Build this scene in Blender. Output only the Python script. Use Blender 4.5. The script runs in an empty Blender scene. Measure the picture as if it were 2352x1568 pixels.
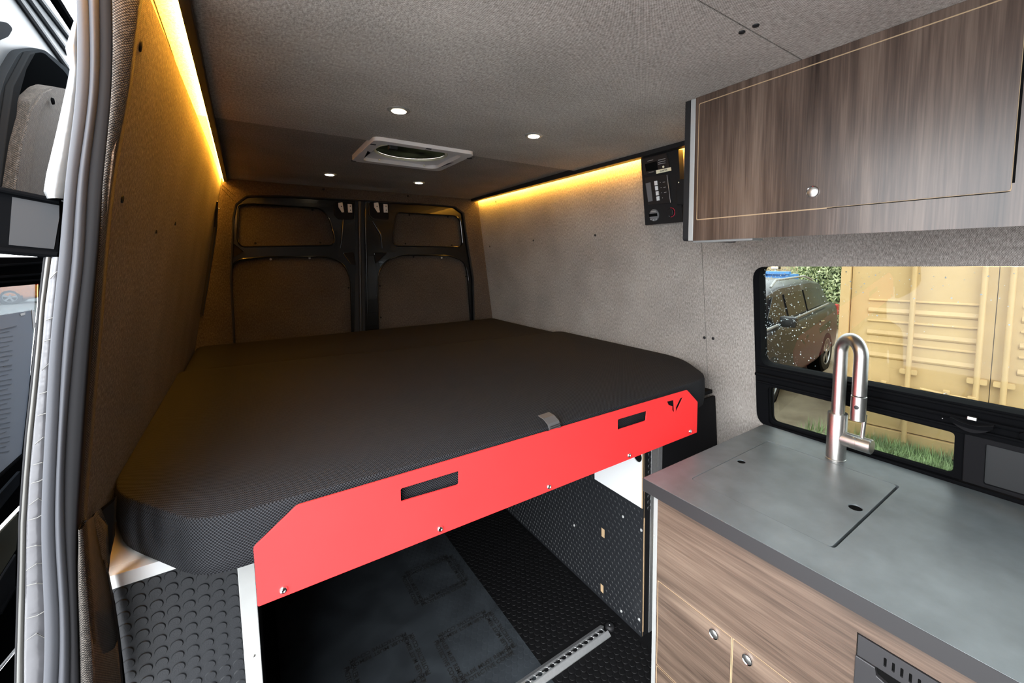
import bpy, bmesh, math, random
from mathutils import Vector, Matrix
from mathutils.geometry import tessellate_polygon
random.seed(7)
scene = bpy.context.scene
COL = scene.collection
# ------------------------------------------------------------------ camera (solved from the photo's vanishing points)
F, CX, CY, YAW, PITCH, ROLL = 977.6, 1272.78, 681.25, 0.6275, -0.0882, -0.0065
FW = Vector((math.sin(YAW)*math.cos(PITCH), math.cos(YAW)*math.cos(PITCH), math.sin(PITCH)))
_r = Vector((math.cos(YAW), -math.sin(YAW), 0)); _u = _r.cross(FW)
RT = _r*math.cos(ROLL) + _u*math.sin(ROLL); UP = -_r*math.sin(ROLL) + _u*math.cos(ROLL)
EYE = Vector((0, 0, 1.42))
cam = bpy.data.cameras.new('camera'); camo = bpy.data.objects.new('camera', cam); COL.objects.link(camo)
cam.sensor_fit = 'HORIZONTAL'; cam.sensor_width = 36; cam.lens = F/2352*36
cam.shift_x = (1176-CX)/2352; cam.shift_y = (CY-784)/2352
cam.clip_start = .02; cam.clip_end = 300
m = Matrix((RT, UP, -FW)).transposed().to_4x4(); m.translation = EYE
camo.matrix_world = m
scene.camera = camo
scene.view_settings.view_transform = 'Standard'; scene.view_settings.look = 'None'
scene.view_settings.gamma = 1; scene.view_settings.use_curve_mapping = False
scene.view_settings.exposure = 2.0
# ------------------------------------------------------------------ world: bright overcast sky
W = bpy.data.worlds.new('overcast_sky'); scene.world = W; W.use_nodes = True
wn = W.node_tree; wn.nodes.clear()
wo = wn.nodes.new('ShaderNodeOutputWorld'); wb = wn.nodes.new('ShaderNodeBackground')
wt = wn.nodes.new('ShaderNodeTexCoord'); ws = wn.nodes.new('ShaderNodeSeparateXYZ'); wr = wn.nodes.new('ShaderNodeValToRGB')
wr.color_ramp.elements[0].position = 0.0; wr.color_ramp.elements[0].color = (.62, .66, .70, 1)
wr.color_ramp.elements[1].position = .55; wr.color_ramp.elements[1].color = (.93, .97, 1.0, 1)
wn.links.new(wt.outputs['Generated'], ws.inputs[0]); wn.links.new(ws.outputs['Z'], wr.inputs[0])
wn.links.new(wr.outputs[0], wb.inputs[0]); wn.links.new(wb.outputs[0], wo.inputs[0])
wb.inputs[1].default_value = 3.6
def sunlight():
    L = bpy.data.lights.new('soft_sun', 'SUN'); L.energy = 1.5; L.angle = math.radians(60); L.color = (1, .98, .95)
    o = bpy.data.objects.new('soft_sun', L); COL.objects.link(o)
    d = Vector((.62, .66, -.42)); o.rotation_euler = d.to_track_quat('-Z', 'Y').to_euler()
sunlight()

# ------------------------------------------------------------------ measuring helpers
def ray(u, v): return FW + RT*((u-CX)/F) - UP*((v-CY)/F)
def P(u, v, X=None, Y=None, Z=None):
    d = ray(u, v)
    t = (X-EYE.x)/d.x if X is not None else ((Y-EYE.y)/d.y if Y is not None else (Z-EYE.z)/d.z)
    return EYE + d*t
def PP(u, v, p0, n):
    d = ray(u, v); return EYE + d*((p0-EYE).dot(n)/d.dot(n))
def xr(z): return 1.450 + (1.868-z)*.1165            # the right wall leans
def xl(z): return -.073 - (1.868-z)*.183             # so does the left
RN = Vector((1, 0, .1165)).normalized(); R0 = Vector((1.45, 0, 1.868))
LN = Vector((1, 0, -.183)).normalized(); L0 = Vector((-.073, 0, 1.868))
def PR(u, v, off=0): return PP(u, v, R0-RN*off, RN)
def PL(u, v): return PP(u, v, L0, LN)

# ------------------------------------------------------------------ materials
MATS = {}
def newmat(name):
    m = bpy.data.materials.new(name); m.use_nodes = True; nt = m.node_tree; nt.nodes.clear()
    o = nt.nodes.new('ShaderNodeOutputMaterial'); b = nt.nodes.new('ShaderNodeBsdfPrincipled')
    nt.links.new(b.outputs[0], o.inputs[0]); MATS[name] = m
    return m, nt, b, o
def mk(name, col, rough=.5, metal=0, spec=.5, noise=0, nscale=30, bump=0, bscale=200, coat=0, trans=0, emit=0, ecol=None):
    m, nt, b, o = newmat(name)
    b.inputs['Base Color'].default_value = (*col, 1); b.inputs['Roughness'].default_value = rough
    b.inputs['Metallic'].default_value = metal; b.inputs['Specular IOR Level'].default_value = spec
    b.inputs['Coat Weight'].default_value = coat; b.inputs['Transmission Weight'].default_value = trans
    if emit: b.inputs['Emission Color'].default_value = (*(ecol or col), 1); b.inputs['Emission Strength'].default_value = emit
    tc = nt.nodes.new('ShaderNodeTexCoord')
    if noise:
        n = nt.nodes.new('ShaderNodeTexNoise'); n.inputs['Scale'].default_value = nscale; n.inputs['Detail'].default_value = 5
        r = nt.nodes.new('ShaderNodeValToRGB')
        r.color_ramp.elements[0].position = .3; r.color_ramp.elements[1].position = .7
        r.color_ramp.elements[0].color = (*[c*(1-noise) for c in col], 1)
        r.color_ramp.elements[1].color = (*[min(1, c*(1+noise)) for c in col], 1)
        nt.links.new(tc.outputs['Object'], n.inputs['Vector']); nt.links.new(n.outputs[0], r.inputs[0]); nt.links.new(r.outputs[0], b.inputs['Base Color'])
    if bump:
        n = nt.nodes.new('ShaderNodeTexNoise'); n.inputs['Scale'].default_value = bscale; n.inputs['Detail'].default_value = 3
        p = nt.nodes.new('ShaderNodeBump'); p.inputs['Strength'].default_value = bump; p.inputs['Distance'].default_value = .002
        nt.links.new(tc.outputs['Object'], n.inputs['Vector']); nt.links.new(n.outputs[0], p.inputs['Height']); nt.links.new(p.outputs[0], b.inputs['Normal'])
    return m
def math_(nt, op, a, b=None):
    n = nt.nodes.new('ShaderNodeMath'); n.operation = op
    for i, x in enumerate((a, b)):
        if x is None: continue
        if isinstance(x, (int, float)): n.inputs[i].default_value = x
        else: nt.links.new(x, n.inputs[i])
    return n.outputs[0]
def weave(name, dark, mid, light, pitch=.0042, amp=.5, rough=.95, grain=(230, 90, 1), bump=.5):
    """tweed headliner cloth: twill ribs and speckled yarns, mapped in metres"""
    m, nt, b, o = newmat(name)
    uv = nt.nodes.new('ShaderNodeUVMap'); uv.uv_map = 'UVMap'
    sp = nt.nodes.new('ShaderNodeSeparateXYZ'); nt.links.new(uv.outputs[0], sp.inputs[0])
    k = 2*math.pi/pitch
    n0 = nt.nodes.new('ShaderNodeTexNoise'); n0.inputs['Scale'].default_value = 330; n0.inputs['Detail'].default_value = 2
    nt.links.new(uv.outputs[0], n0.inputs['Vector'])
    wob = math_(nt, 'MULTIPLY', n0.outputs[0], 2.2)
    su = math_(nt, 'SINE', math_(nt, 'ADD', math_(nt, 'MULTIPLY', sp.outputs[0], k), wob))
    sv = math_(nt, 'SINE', math_(nt, 'ADD', math_(nt, 'MULTIPLY', sp.outputs[1], k*1.1), wob))
    pat = math_(nt, 'MULTIPLY', math_(nt, 'MULTIPLY', su, sv), amp*.5)
    n1 = nt.nodes.new('ShaderNodeTexNoise'); n1.inputs['Scale'].default_value = 1.0; n1.inputs['Detail'].default_value = 4; n1.inputs['Roughness'].default_value = .75
    mp = nt.nodes.new('ShaderNodeMapping'); mp.inputs['Scale'].default_value = grain
    nt.links.new(uv.outputs[0], mp.inputs[0]); nt.links.new(mp.outputs[0], n1.inputs['Vector'])
    n2 = nt.nodes.new('ShaderNodeTexNoise'); n2.inputs['Scale'].default_value = 4; n2.inputs['Detail'].default_value = 3
    nt.links.new(uv.outputs[0], n2.inputs['Vector'])
    f = math_(nt, 'ADD', math_(nt, 'ADD', pat, n1.outputs[0]), math_(nt, 'MULTIPLY', math_(nt, 'SUBTRACT', n2.outputs[0], .5), .25))
    r = nt.nodes.new('ShaderNodeValToRGB'); e = r.color_ramp.elements
    e[0].position = .22; e[0].color = (*dark, 1); e[1].position = .85; e[1].color = (*light, 1)
    x = e.new(.5); x.color = (*mid, 1)
    nt.links.new(f, r.inputs[0]); nt.links.new(r.outputs[0], b.inputs['Base Color'])
    b.inputs['Roughness'].default_value = rough; b.inputs['Specular IOR Level'].default_value = .15
    b.inputs['Sheen Weight'].default_value = .04
    p = nt.nodes.new('ShaderNodeBump'); p.inputs['Strength'].default_value = bump; p.inputs['Distance'].default_value = .001
    nt.links.new(f, p.inputs['Height']); nt.links.new(p.outputs[0], b.inputs['Normal'])
    return m
def spacer_mesh(name):
    """black spacer-mesh cover with rows of small holes"""
    m, nt, b, o = newmat(name)
    uv = nt.nodes.new('ShaderNodeUVMap'); uv.uv_map = 'UVMap'
    sp = nt.nodes.new('ShaderNodeSeparateXYZ'); nt.links.new(uv.outputs[0], sp.inputs[0])
    k = 2*math.pi/.0082
    a = math_(nt, 'ADD', sp.outputs[0], sp.outputs[1]); c = math_(nt, 'SUBTRACT', sp.outputs[0], sp.outputs[1])
    s = math_(nt, 'MULTIPLY', math_(nt, 'SINE', math_(nt, 'MULTIPLY', a, k*.7071)), math_(nt, 'SINE', math_(nt, 'MULTIPLY', c, k*.7071)))
    r = nt.nodes.new('ShaderNodeValToRGB'); e = r.color_ramp.elements
    e[0].position = .10; e[0].color = (.034, .036, .041, 1); e[1].position = .42; e[1].color = (.004, .004, .005, 1)
    ab = math_(nt, 'ABSOLUTE', s)
    nt.links.new(ab, r.inputs[0]); nt.links.new(r.outputs[0], b.inputs['Base Color'])
    b.inputs['Roughness'].default_value = .8; b.inputs['Specular IOR Level'].default_value = .12; b.inputs['Sheen Weight'].default_value = .0
    p = nt.nodes.new('ShaderNodeBump'); p.inputs['Strength'].default_value = .6; p.inputs['Distance'].default_value = .0015; p.invert = True
    nt.links.new(ab, p.inputs['Height']); nt.links.new(p.outputs[0], b.inputs['Normal'])
    return m
def wood(name, axis, c0, c1, c2, rough=.38):
    """walnut laminate; axis = direction of the grain"""
    m, nt, b, o = newmat(name)
    tc = nt.nodes.new('ShaderNodeTexCoord')
    def mapped(s_al, s_ac, off=0):
        mp = nt.nodes.new('ShaderNodeMapping'); s = [s_ac]*3; s['XYZ'.index(axis)] = s_al
        mp.inputs['Scale'].default_value = s; mp.inputs['Location'].default_value = (off, off, off)
        nt.links.new(tc.outputs['Object'], mp.inputs[0]); return mp.outputs[0]
    def noise(vec, sc, det, dist=0):
        n = nt.nodes.new('ShaderNodeTexNoise'); n.inputs['Scale'].default_value = sc; n.inputs['Detail'].default_value = det
        n.inputs['Distortion'].default_value = dist; nt.links.new(vec, n.inputs['Vector']); return n.outputs[0]
    big = noise(mapped(1.1, 9), 1.0, 3, .9)
    mid = noise(mapped(2.2, 38, 3), 1.0, 4, .6)
    fine = noise(mapped(7, 260, 7), 1.0, 3, .2)
    f = math_(nt, 'ADD', math_(nt, 'ADD', math_(nt, 'MULTIPLY', big, .40), math_(nt, 'MULTIPLY', mid, .34)), math_(nt, 'MULTIPLY', fine, .26))
    r = nt.nodes.new('ShaderNodeValToRGB'); e = r.color_ramp.elements
    e[0].position = .35; e[0].color = (*c0, 1); e[1].position = .65; e[1].color = (*c2, 1)
    x = e.new(.5); x.color = (*c1, 1)
    nt.links.new(f, r.inputs[0]); nt.links.new(r.outputs[0], b.inputs['Base Color'])
    b.inputs['Roughness'].default_value = rough
    p = nt.nodes.new('ShaderNodeBump'); p.inputs['Strength'].default_value = .12; p.inputs['Distance'].default_value = .0006
    nt.links.new(fine, p.inputs['Height']); nt.links.new(p.outputs[0], b.inputs['Normal'])
    return m
def glassy(name, tint, gloss=.08, rough=0.0):
    m, nt, b, o = newmat(name); nt.nodes.remove(b)
    t = nt.nodes.new('ShaderNodeBsdfTransparent'); t.inputs[0].default_value = (*tint, 1)
    g = nt.nodes.new('ShaderNodeBsdfGlossy'); g.inputs['Roughness'].default_value = rough; g.inputs[0].default_value = (.9, .95, 1, 1)
    f = nt.nodes.new('ShaderNodeFresnel'); f.inputs[0].default_value = 1.45
    x = nt.nodes.new('ShaderNodeMixShader'); nt.links.new(math_(nt, 'MULTIPLY', f.outputs[0], gloss/.08), x.inputs[0])
    nt.links.new(t.outputs[0], x.inputs[1]); nt.links.new(g.outputs[0], x.inputs[2]); nt.links.new(x.outputs[0], o.inputs[0])
    return m
def glow(name, col, strength):
    m, nt, b, o = newmat(name); nt.nodes.remove(b)
    e = nt.nodes.new('ShaderNodeEmission'); e.inputs[0].default_value = (*col, 1); e.inputs[1].default_value = strength
    nt.links.new(e.outputs[0], o.inputs[0]); return m

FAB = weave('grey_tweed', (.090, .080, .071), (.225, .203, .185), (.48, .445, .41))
FABD = weave('shaded_tweed', (.016, .013, .011), (.046, .038, .032), (.115, .102, .09))  # same cloth as the right wall, darkened to stand for shade
FABL = weave('shaded_brown_tweed', (.018, .012, .008), (.085, .060, .042), (.27, .20, .15), amp=.3, grain=(170, 130, 1), bump=.9)  # same cloth again, the left wall's shade put into its colour
FABQ = weave('shaded_ceiling_tweed', (.07, .060, .052), (.175, .153, .135), (.38, .34, .31))  # ceiling cloth darkened in place of the shade behind the seam
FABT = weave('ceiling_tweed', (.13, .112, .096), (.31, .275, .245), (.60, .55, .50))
FABR = weave('shaded_rear_tweed', (.015, .012, .010), (.050, .041, .034), (.14, .118, .10))  # same cloth for the rear surround, its shade painted in
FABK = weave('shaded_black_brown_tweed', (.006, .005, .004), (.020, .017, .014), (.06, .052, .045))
FABC = weave('coarse_tweed', (.006, .005, .0045), (.022, .019, .017), (.09, .08, .07), pitch=.0036, amp=.8, bump=.8)
MESHF = spacer_mesh('black_spacer_mesh')
WOODV = wood('walnut_vertical', 'Z', (.018, .011, .008), (.060, .039, .029), (.130, .092, .070), .30)
WOODH = wood('walnut_horizontal', 'Y', (.032, .021, .015), (.092, .062, .045), (.165, .118, .087), .42)
PLY = mk('routed_ply_edge', (.36, .25, .145), .6)
RED = mk('red_powder_coat', (.80, .030, .031), .45, spec=.22, noise=.03, nscale=9, bump=.04, bscale=900)
BLACKP = mk('gloss_black_paint', (.004, .0045, .005), .22, spec=.35, coat=.25)
BLACKM = mk('matt_black', (.010, .010, .011), .55, spec=.3)
BLACKF = mk('soft_black', (.006, .006, .007), .8, spec=.15)
RUB = mk('black_coin_rubber', (.009, .010, .012), .5, spec=.35, bump=.15, bscale=500)
RUBF = mk('dark_floor_rubber', (.0035, .0035, .004), .62, spec=.16, noise=.3, nscale=40)
SEALM = mk('grey_door_seal_rubber', (.040, .042, .048), .6, spec=.12, bump=.05, bscale=500)
ALU = mk('brushed_aluminium', (.62, .63, .64), .38, metal=.85, noise=.06, nscale=120)
ALUW = mk('satin_white_aluminium', (.31, .315, .31), .45, metal=.2, noise=.03)
STEEL = mk('brushed_steel', (.62, .60, .57), .33, metal=1, noise=.05, nscale=200)
CHROME = mk('chrome', (.75, .75, .76), .12, metal=1)
WHITE = mk('white_laminate', (.60, .61, .62), .4)
WPLAS = mk('white_plastic', (.62, .58, .56), .45)
CREAM = mk('cream_plastic', (.72, .68, .50), .4)
SLATE = mk('dark_slate_laminate', (.100, .116, .123), .40, spec=.7, noise=.22, nscale=14, bump=.10, bscale=700)
GAPB = mk('gap_black', (.003, .003, .003), .9, spec=.05)
PLASB = mk('black_plastic', (.014, .014, .015), .38, spec=.45)
def translucent(name, c0, c1):
    m, nt, b, o = newmat(name); nt.nodes.remove(b)
    t = nt.nodes.new('ShaderNodeBsdfTranslucent'); g = nt.nodes.new('ShaderNodeBsdfGlossy'); g.inputs['Roughness'].default_value = .3
    tc = nt.nodes.new('ShaderNodeTexCoord'); n = nt.nodes.new('ShaderNodeTexNoise'); n.inputs['Scale'].default_value = 13; n.inputs['Detail'].default_value = 4
    r = nt.nodes.new('ShaderNodeValToRGB'); r.color_ramp.elements[0].position = .35; r.color_ramp.elements[0].color = (*c0, 1); r.color_ramp.elements[1].position = .65; r.color_ramp.elements[1].color = (*c1, 1)
    nt.links.new(tc.outputs['Object'], n.inputs['Vector']); nt.links.new(n.outputs[0], r.inputs[0]); nt.links.new(r.outputs[0], t.inputs[0])
    x = nt.nodes.new('ShaderNodeMixShader'); x.inputs[0].default_value = .05
    nt.links.new(t.outputs[0], x.inputs[1]); nt.links.new(g.outputs[0], x.inputs[2]); nt.links.new(x.outputs[0], o.inputs[0]); return m
LENS_ = translucent('lid_smoke', (.006, .007, .005), (.034, .036, .024))
LEDM = glow('led_warm', (1, .42, .036), 120)
PUCKM = glow('puck_warm', (1, .80, .50), 8)
TINT = glassy('tinted_glass', (.47, .49, .48), .05)
TINT2 = glassy('tinted_glass_dark', (.34, .36, .35), .05)
def milky(name):
    m, nt, b, o = newmat(name)
    b.inputs['Base Color'].default_value = (.052, .062, .072, 1); b.inputs['Roughness'].default_value = .3
    t = nt.nodes.new('ShaderNodeBsdfTransparent'); x = nt.nodes.new('ShaderNodeMixShader')
    n = nt.nodes.new('ShaderNodeTexNoise'); n.inputs['Scale'].default_value = 9; n.inputs['Detail'].default_value = 5
    tc = nt.nodes.new('ShaderNodeTexCoord'); nt.links.new(tc.outputs['Object'], n.inputs['Vector'])
    f = math_(nt, 'ADD', math_(nt, 'MULTIPLY', math_(nt, 'SUBTRACT', n.outputs[0], .5), .8), .30)
    bp = nt.nodes.new('ShaderNodeBump'); bp.inputs['Strength'].default_value = .6; bp.inputs['Distance'].default_value = .01
    nt.links.new(n.outputs[0], bp.inputs['Height']); nt.links.new(bp.outputs[0], b.inputs['Normal'])
    nt.links.new(math_(nt, 'MAXIMUM', f, .08), x.inputs[0]); nt.links.new(t.outputs[0], x.inputs[1]); nt.links.new(b.outputs[0], x.inputs[2]); nt.links.new(x.outputs[0], o.inputs[0])
    return m
FILM = milky('clear_film')
INKB = mk('black_print', (.002, .002, .002), .8)

# ------------------------------------------------------------------ mesh helpers
def box(bm, lo, hi, bev=0, M=None):
    r = bmesh.ops.create_cube(bm, size=1); vs = r['verts']
    c = [(a+b)/2 for a, b in zip(lo, hi)]; s = [max(abs(b-a), 1e-5) for a, b in zip(lo, hi)]
    for v in vs: v.co = Vector([v.co[i]*s[i]+c[i] for i in range(3)])
    if bev:
        es = list({e for v in vs for e in v.link_edges})
        r2 = bmesh.ops.bevel(bm, geom=es, offset=bev, segments=2, affect='EDGES', profile=.6)
        vs = list({v for f in r2['faces'] for v in f.verts} | {v for v in vs if v.is_valid})
    if M is not None:
        for v in vs: v.co = M @ v.co
    return bm
def rounded(pts, r, seg=5):
    """round every corner of a 2D polygon; r may be a list"""
    out = []; n = len(pts)
    for i in range(n):
        p = Vector(pts[i]); a = Vector(pts[i-1]); b = Vector(pts[(i+1) % n])
        rr = r[i] if isinstance(r, (list, tuple)) else r
        if rr <= 0: out.append(tuple(p)); continue
        da = (a-p); db = (b-p); la = da.length; lb = db.length; da.normalize(); db.normalize()
        t = min(rr, la*.48, lb*.48)
        s, e = p+da*t, p+db*t
        for k in range(seg+1):
            q = k/seg; out.append(tuple(s*(1-q)**2 + p*2*q*(1-q) + e*q*q))
    return out
def plate(bm, outer, holes, f, d):
    """solid plate: 2D outline with holes; f(a,b)->Vector, d = thickness vector (to the back)"""
    loops = [outer]+list(holes)
    flat = [p for l in loops for p in l]
    tris = tessellate_polygon([[Vector((p[0], p[1], 0)) for p in l] for l in loops])
    A = [bm.verts.new(f(*p)) for p in flat]; B = [bm.verts.new(Vector(f(*p))+d) for p in flat]
    for t in tris:
        try:
            bm.faces.new([A[i] for i in t]); bm.faces.new([B[i] for i in reversed(t)])
        except ValueError: pass
    k = 0
    for l in loops:
        n = len(l)
        for i in range(n):
            j = (i+1) % n
            try: bm.faces.new([A[k+i], A[k+j], B[k+j], B[k+i]])
            except ValueError: pass
        k += n
    bmesh.ops.recalc_face_normals(bm, faces=bm.faces)
    return bm
def poly3(bm, pts, d):
    """plate from a list of 3D points lying in a plane"""
    c = sum((Vector(p) for p in pts), Vector())/len(pts)
    nrm = Vector()
    for i in range(len(pts)): nrm += (Vector(pts[i])-c).cross(Vector(pts[(i+1) % len(pts)])-c)
    nrm.normalize(); ex = nrm.orthogonal().normalized(); ey = nrm.cross(ex)
    two = [((Vector(p)-c).dot(ex), (Vector(p)-c).dot(ey)) for p in pts]
    return plate(bm, two, [], lambda a, b: c+ex*a+ey*b, d)
def tube(bm, pts, r, seg=12, caps=True):
    pts = [Vector(p) for p in pts]; n = len(pts); rings = []; up = None
    for i in range(n):
        t = (pts[min(i+1, n-1)]-pts[max(i-1, 0)]).normalized()
        if up is None: up = t.orthogonal().normalized()
        else: up = (up - t*up.dot(t)).normalized()
        s = t.cross(up); rr = r[i] if isinstance(r, (list, tuple)) else r
        rings.append([bm.verts.new(pts[i]+(up*math.cos(2*math.pi*k/seg)+s*math.sin(2*math.pi*k/seg))*rr) for k in range(seg)])
    for a, b in zip(rings, rings[1:]):
        for k in range(seg): bm.faces.new([a[k], a[(k+1) % seg], b[(k+1) % seg], b[k]])
    if caps: bm.faces.new(rings[0][::-1]); bm.faces.new(rings[-1])
    return bm
def cyl(bm, p, axis, r, h, seg=20, r2=None):
    p = Vector(p); a = Vector(axis).normalized()
    return tube(bm, [p, p+a*h], [r, r if r2 is None else r2], seg)
def lathe(bm, p, axis, prof, seg=24):
    """prof: (radius, height) along axis"""
    p = Vector(p); a = Vector(axis).normalized(); u = a.orthogonal().normalized(); w = a.cross(u); rings = []
    for r, h in prof:
        rings.append([bm.verts.new(p+a*h+(u*math.cos(2*math.pi*k/seg)+w*math.sin(2*math.pi*k/seg))*max(r, 1e-5)) for k in range(seg)])
    for A, B in zip(rings, rings[1:]):
        for k in range(seg): bm.faces.new([A[k], A[(k+1) % seg], B[(k+1) % seg], B[k]])
    bm.faces.new(rings[0][::-1]); bm.faces.new(rings[-1])
    bmesh.ops.recalc_face_normals(bm, faces=bm.faces)
    return bm
def strip(bm, A, B, d=None):
    """ribbon between two polylines of equal length; d = thickness"""
    va = [bm.verts.new(p) for p in A]; vb = [bm.verts.new(p) for p in B]
    for i in range(len(A)-1): bm.faces.new([va[i], va[i+1], vb[i+1], vb[i]])
    if d is not None:
        vc = [bm.verts.new(Vector(p)+d) for p in A]; vd = [bm.verts.new(Vector(p)+d) for p in B]
        for i in range(len(A)-1):
            bm.faces.new([vd[i], vd[i+1], vc[i+1], vc[i]])
            bm.faces.new([va[i+1], va[i], vc[i], vc[i+1]]); bm.faces.new([vb[i], vb[i+1], vd[i+1], vd[i]])
        bm.faces.new([va[0], vb[0], vd[0], vc[0]]); bm.faces.new([vb[-1], va[-1], vc[-1], vd[-1]])
    bmesh.ops.recalc_face_normals(bm, faces=bm.faces)
    return bm
def nb(): return bmesh.new()
def boxuv(bm):
    uv = bm.loops.layers.uv.get('UVMap') or bm.loops.layers.uv.new('UVMap')
    bm.normal_update()
    for f in bm.faces:
        n = f.normal; ax = max(range(3), key=lambda i: abs(n[i]))
        i, j = ((1, 2), (0, 2), (0, 1))[ax]
        for l in f.loops: l[uv].uv = (l.vert.co[i], l.vert.co[j])
def obj(name, bm, mat, parent=None, smooth=False, bevel=0, keepuv=False, org=None):
    """link a bmesh given in world coordinates as ONE mesh object"""
    if not keepuv: boxuv(bm)
    me = bpy.data.meshes.new(name); bm.to_mesh(me); bm.free()
    me.materials.append(mat)
    if smooth:
        for p in me.polygons: p.use_smooth = True
        if smooth != 'all': me.set_sharp_from_angle(angle=math.radians(38))
    o = bpy.data.objects.new(name, me); COL.objects.link(o)
    if parent is None:
        if org is None and len(me.vertices):
            xs = [v.co for v in me.vertices]
            org = Vector(((min(v.x for v in xs)+max(v.x for v in xs))/2, (min(v.y for v in xs)+max(v.y for v in xs))/2, min(v.z for v in xs)))
    else:
        root = parent
        org = Vector(root['_w'])
    if org is not None:
        me.transform(Matrix.Translation(-org))
    o['_w'] = list(org)
    if parent is not None: o.parent = parent
    else: o.location = org
    if bevel:
        b = o.modifiers.new('bevel', 'BEVEL'); b.width = bevel; b.segments = 2; b.limit_method = 'ANGLE'; b.angle_limit = math.radians(50); b.harden_normals = False
    return o
def thing(name, label, cat, loc, group=None):
    o = bpy.data.objects.new(name, None); COL.objects.link(o); o.location = loc; o.empty_display_size = .05
    o['label'] = label; o['category'] = cat; o['_w'] = list(loc)
    if group: o['group'] = group
    return o
def tag(o, label, cat, group=None, kind=None):
    o['label'] = label; o['category'] = cat
    if group: o['group'] = group
    if kind: o['kind'] = kind
    return o
def struct(o, label=None):
    o['kind'] = 'structure'
    if label: o['label'] = label
    return o
def sempty(name, loc):
    o = bpy.data.objects.new(name, None); COL.objects.link(o); o.location = loc; o['_w'] = list(loc); o['kind'] = 'structure'; return o
def text_bm(s, size, f, d, ext=.0004, align='CENTER', sp=1.0):
    """lettering as flat mesh mapped by f(a,b)"""
    c = bpy.data.curves.new('txt', 'FONT'); c.body = s; c.size = size; c.align_x = align; c.align_y = 'CENTER'; c.space_character = sp; c.offset = size*.018
    o = bpy.data.objects.new('txt', c); COL.objects.link(o)
    me = bpy.data.meshes.new_from_object(o)
    bm = nb(); vs = [bm.verts.new(Vector(f(v.co.x, v.co.y))+d*ext) for v in me.vertices]
    for p in me.polygons:
        try: bm.faces.new([vs[i] for i in p.vertices])
        except ValueError: pass
    bpy.data.objects.remove(o); bpy.data.curves.remove(c); bpy.data.meshes.remove(me)
    return bm

ZC = 1.869; YR = 2.972; YS = 1.743; YS2 = .488
XV, YV, ZV = Vector((1, 0, 0)), Vector((0, 1, 0)), Vector((0, 0, 1))
# ------------------------------------------------------------------ SETTING: ground, floor, ceiling, walls
G = -.6
gm, gnt, gb, go_ = newmat('wet_gravel_and_dirt')
def ground_mat():
    nt = gnt; tc = nt.nodes.new('ShaderNodeTexCoord')
    n = nt.nodes.new('ShaderNodeTexNoise'); n.inputs['Scale'].default_value = .9; n.inputs['Detail'].default_value = 9; n.inputs['Roughness'].default_value = .7
    r = nt.nodes.new('ShaderNodeValToRGB'); e = r.color_ramp.elements
    e[0].position = .36; e[0].color = (.13, .090, .055, 1); e[1].position = .66; e[1].color = (.44, .36, .25, 1)
    nt.links.new(tc.outputs['Object'], n.inputs['Vector']); nt.links.new(n.outputs[0], r.inputs[0]); nt.links.new(r.outputs[0], gb.inputs['Base Color'])
    gb.inputs['Roughness'].default_value = .85
ground_mat()
bm = nb(); box(bm, (1.7, -6, G-.1), (40, 40, G)); struct(obj('ground_yard', bm, gm))
ASPH = mk('wet_asphalt', (.30, .30, .305), .55, noise=.12, nscale=3)
bm = nb(); box(bm, (-60, -20, G-.1), (1.7, 70, G)); struct(obj('ground_asphalt', bm, ASPH))
# van floor
bm = nb(); box(bm, (-.3, -1.2, -.04), (1.6, 2.97, -.001)); struct(obj('floor', bm, RUBF))
def coins(cells, f, n, r=.0098, h=.0013, seg=14):
    bm = nb()
    for a, b in cells:
        c = Vector(f(a, b)); u = n.orthogonal().normalized(); w = n.cross(u)
        R1 = [bm.verts.new(c+(u*math.cos(2*math.pi*k/seg)+w*math.sin(2*math.pi*k/seg))*r) for k in range(seg)]
        R2 = [bm.verts.new(c+n*h+(u*math.cos(2*math.pi*k/seg)+w*math.sin(2*math.pi*k/seg))*r*.88) for k in range(seg)]
        for k in range(seg): bm.faces.new([R1[k], R1[(k+1) % seg], R2[(k+1) % seg], R2[k]])
        bm.faces.new(R2)
    bmesh.ops.recalc_face_normals(bm, faces=bm.faces)
    return bm
cells = []
y = .70; i = 0
while y < 2.2:
    x = .55 + (.0125 if i % 2 else 0)
    while x < 1.125:
        if not (1.08 < y < 1.16 and .5 < x < 1.06): cells.append((x, y))
        x += .025
    y += .0216; i += 1
o = obj('floor_studs', coins(cells, lambda a, b: (a, b, -.001), ZV, r=.0110), RUBF); struct(o)
# ceiling: three tweed panels, the fan and puck holes are cut out
def rect(x0, y0, x1, y1): return [(x0, y0), (x1, y0), (x1, y1), (x0, y1)]
FANC = (.607, 1.872)
fanhole = rounded(rect(FANC[0]-.180, FANC[1]-.180, FANC[0]+.180, FANC[1]+.180), .03)
cz = lambda h: (lambda a, b: Vector((a, b, h)))
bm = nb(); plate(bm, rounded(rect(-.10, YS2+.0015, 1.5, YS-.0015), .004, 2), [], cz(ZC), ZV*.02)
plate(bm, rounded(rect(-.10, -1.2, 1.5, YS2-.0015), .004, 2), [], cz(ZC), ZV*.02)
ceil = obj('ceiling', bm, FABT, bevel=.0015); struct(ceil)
bm = nb(); plate(bm, rect(-.12, YS-.01, 1.52, 3.05), [fanhole], cz(ZC+.021), ZV*.02)
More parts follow.
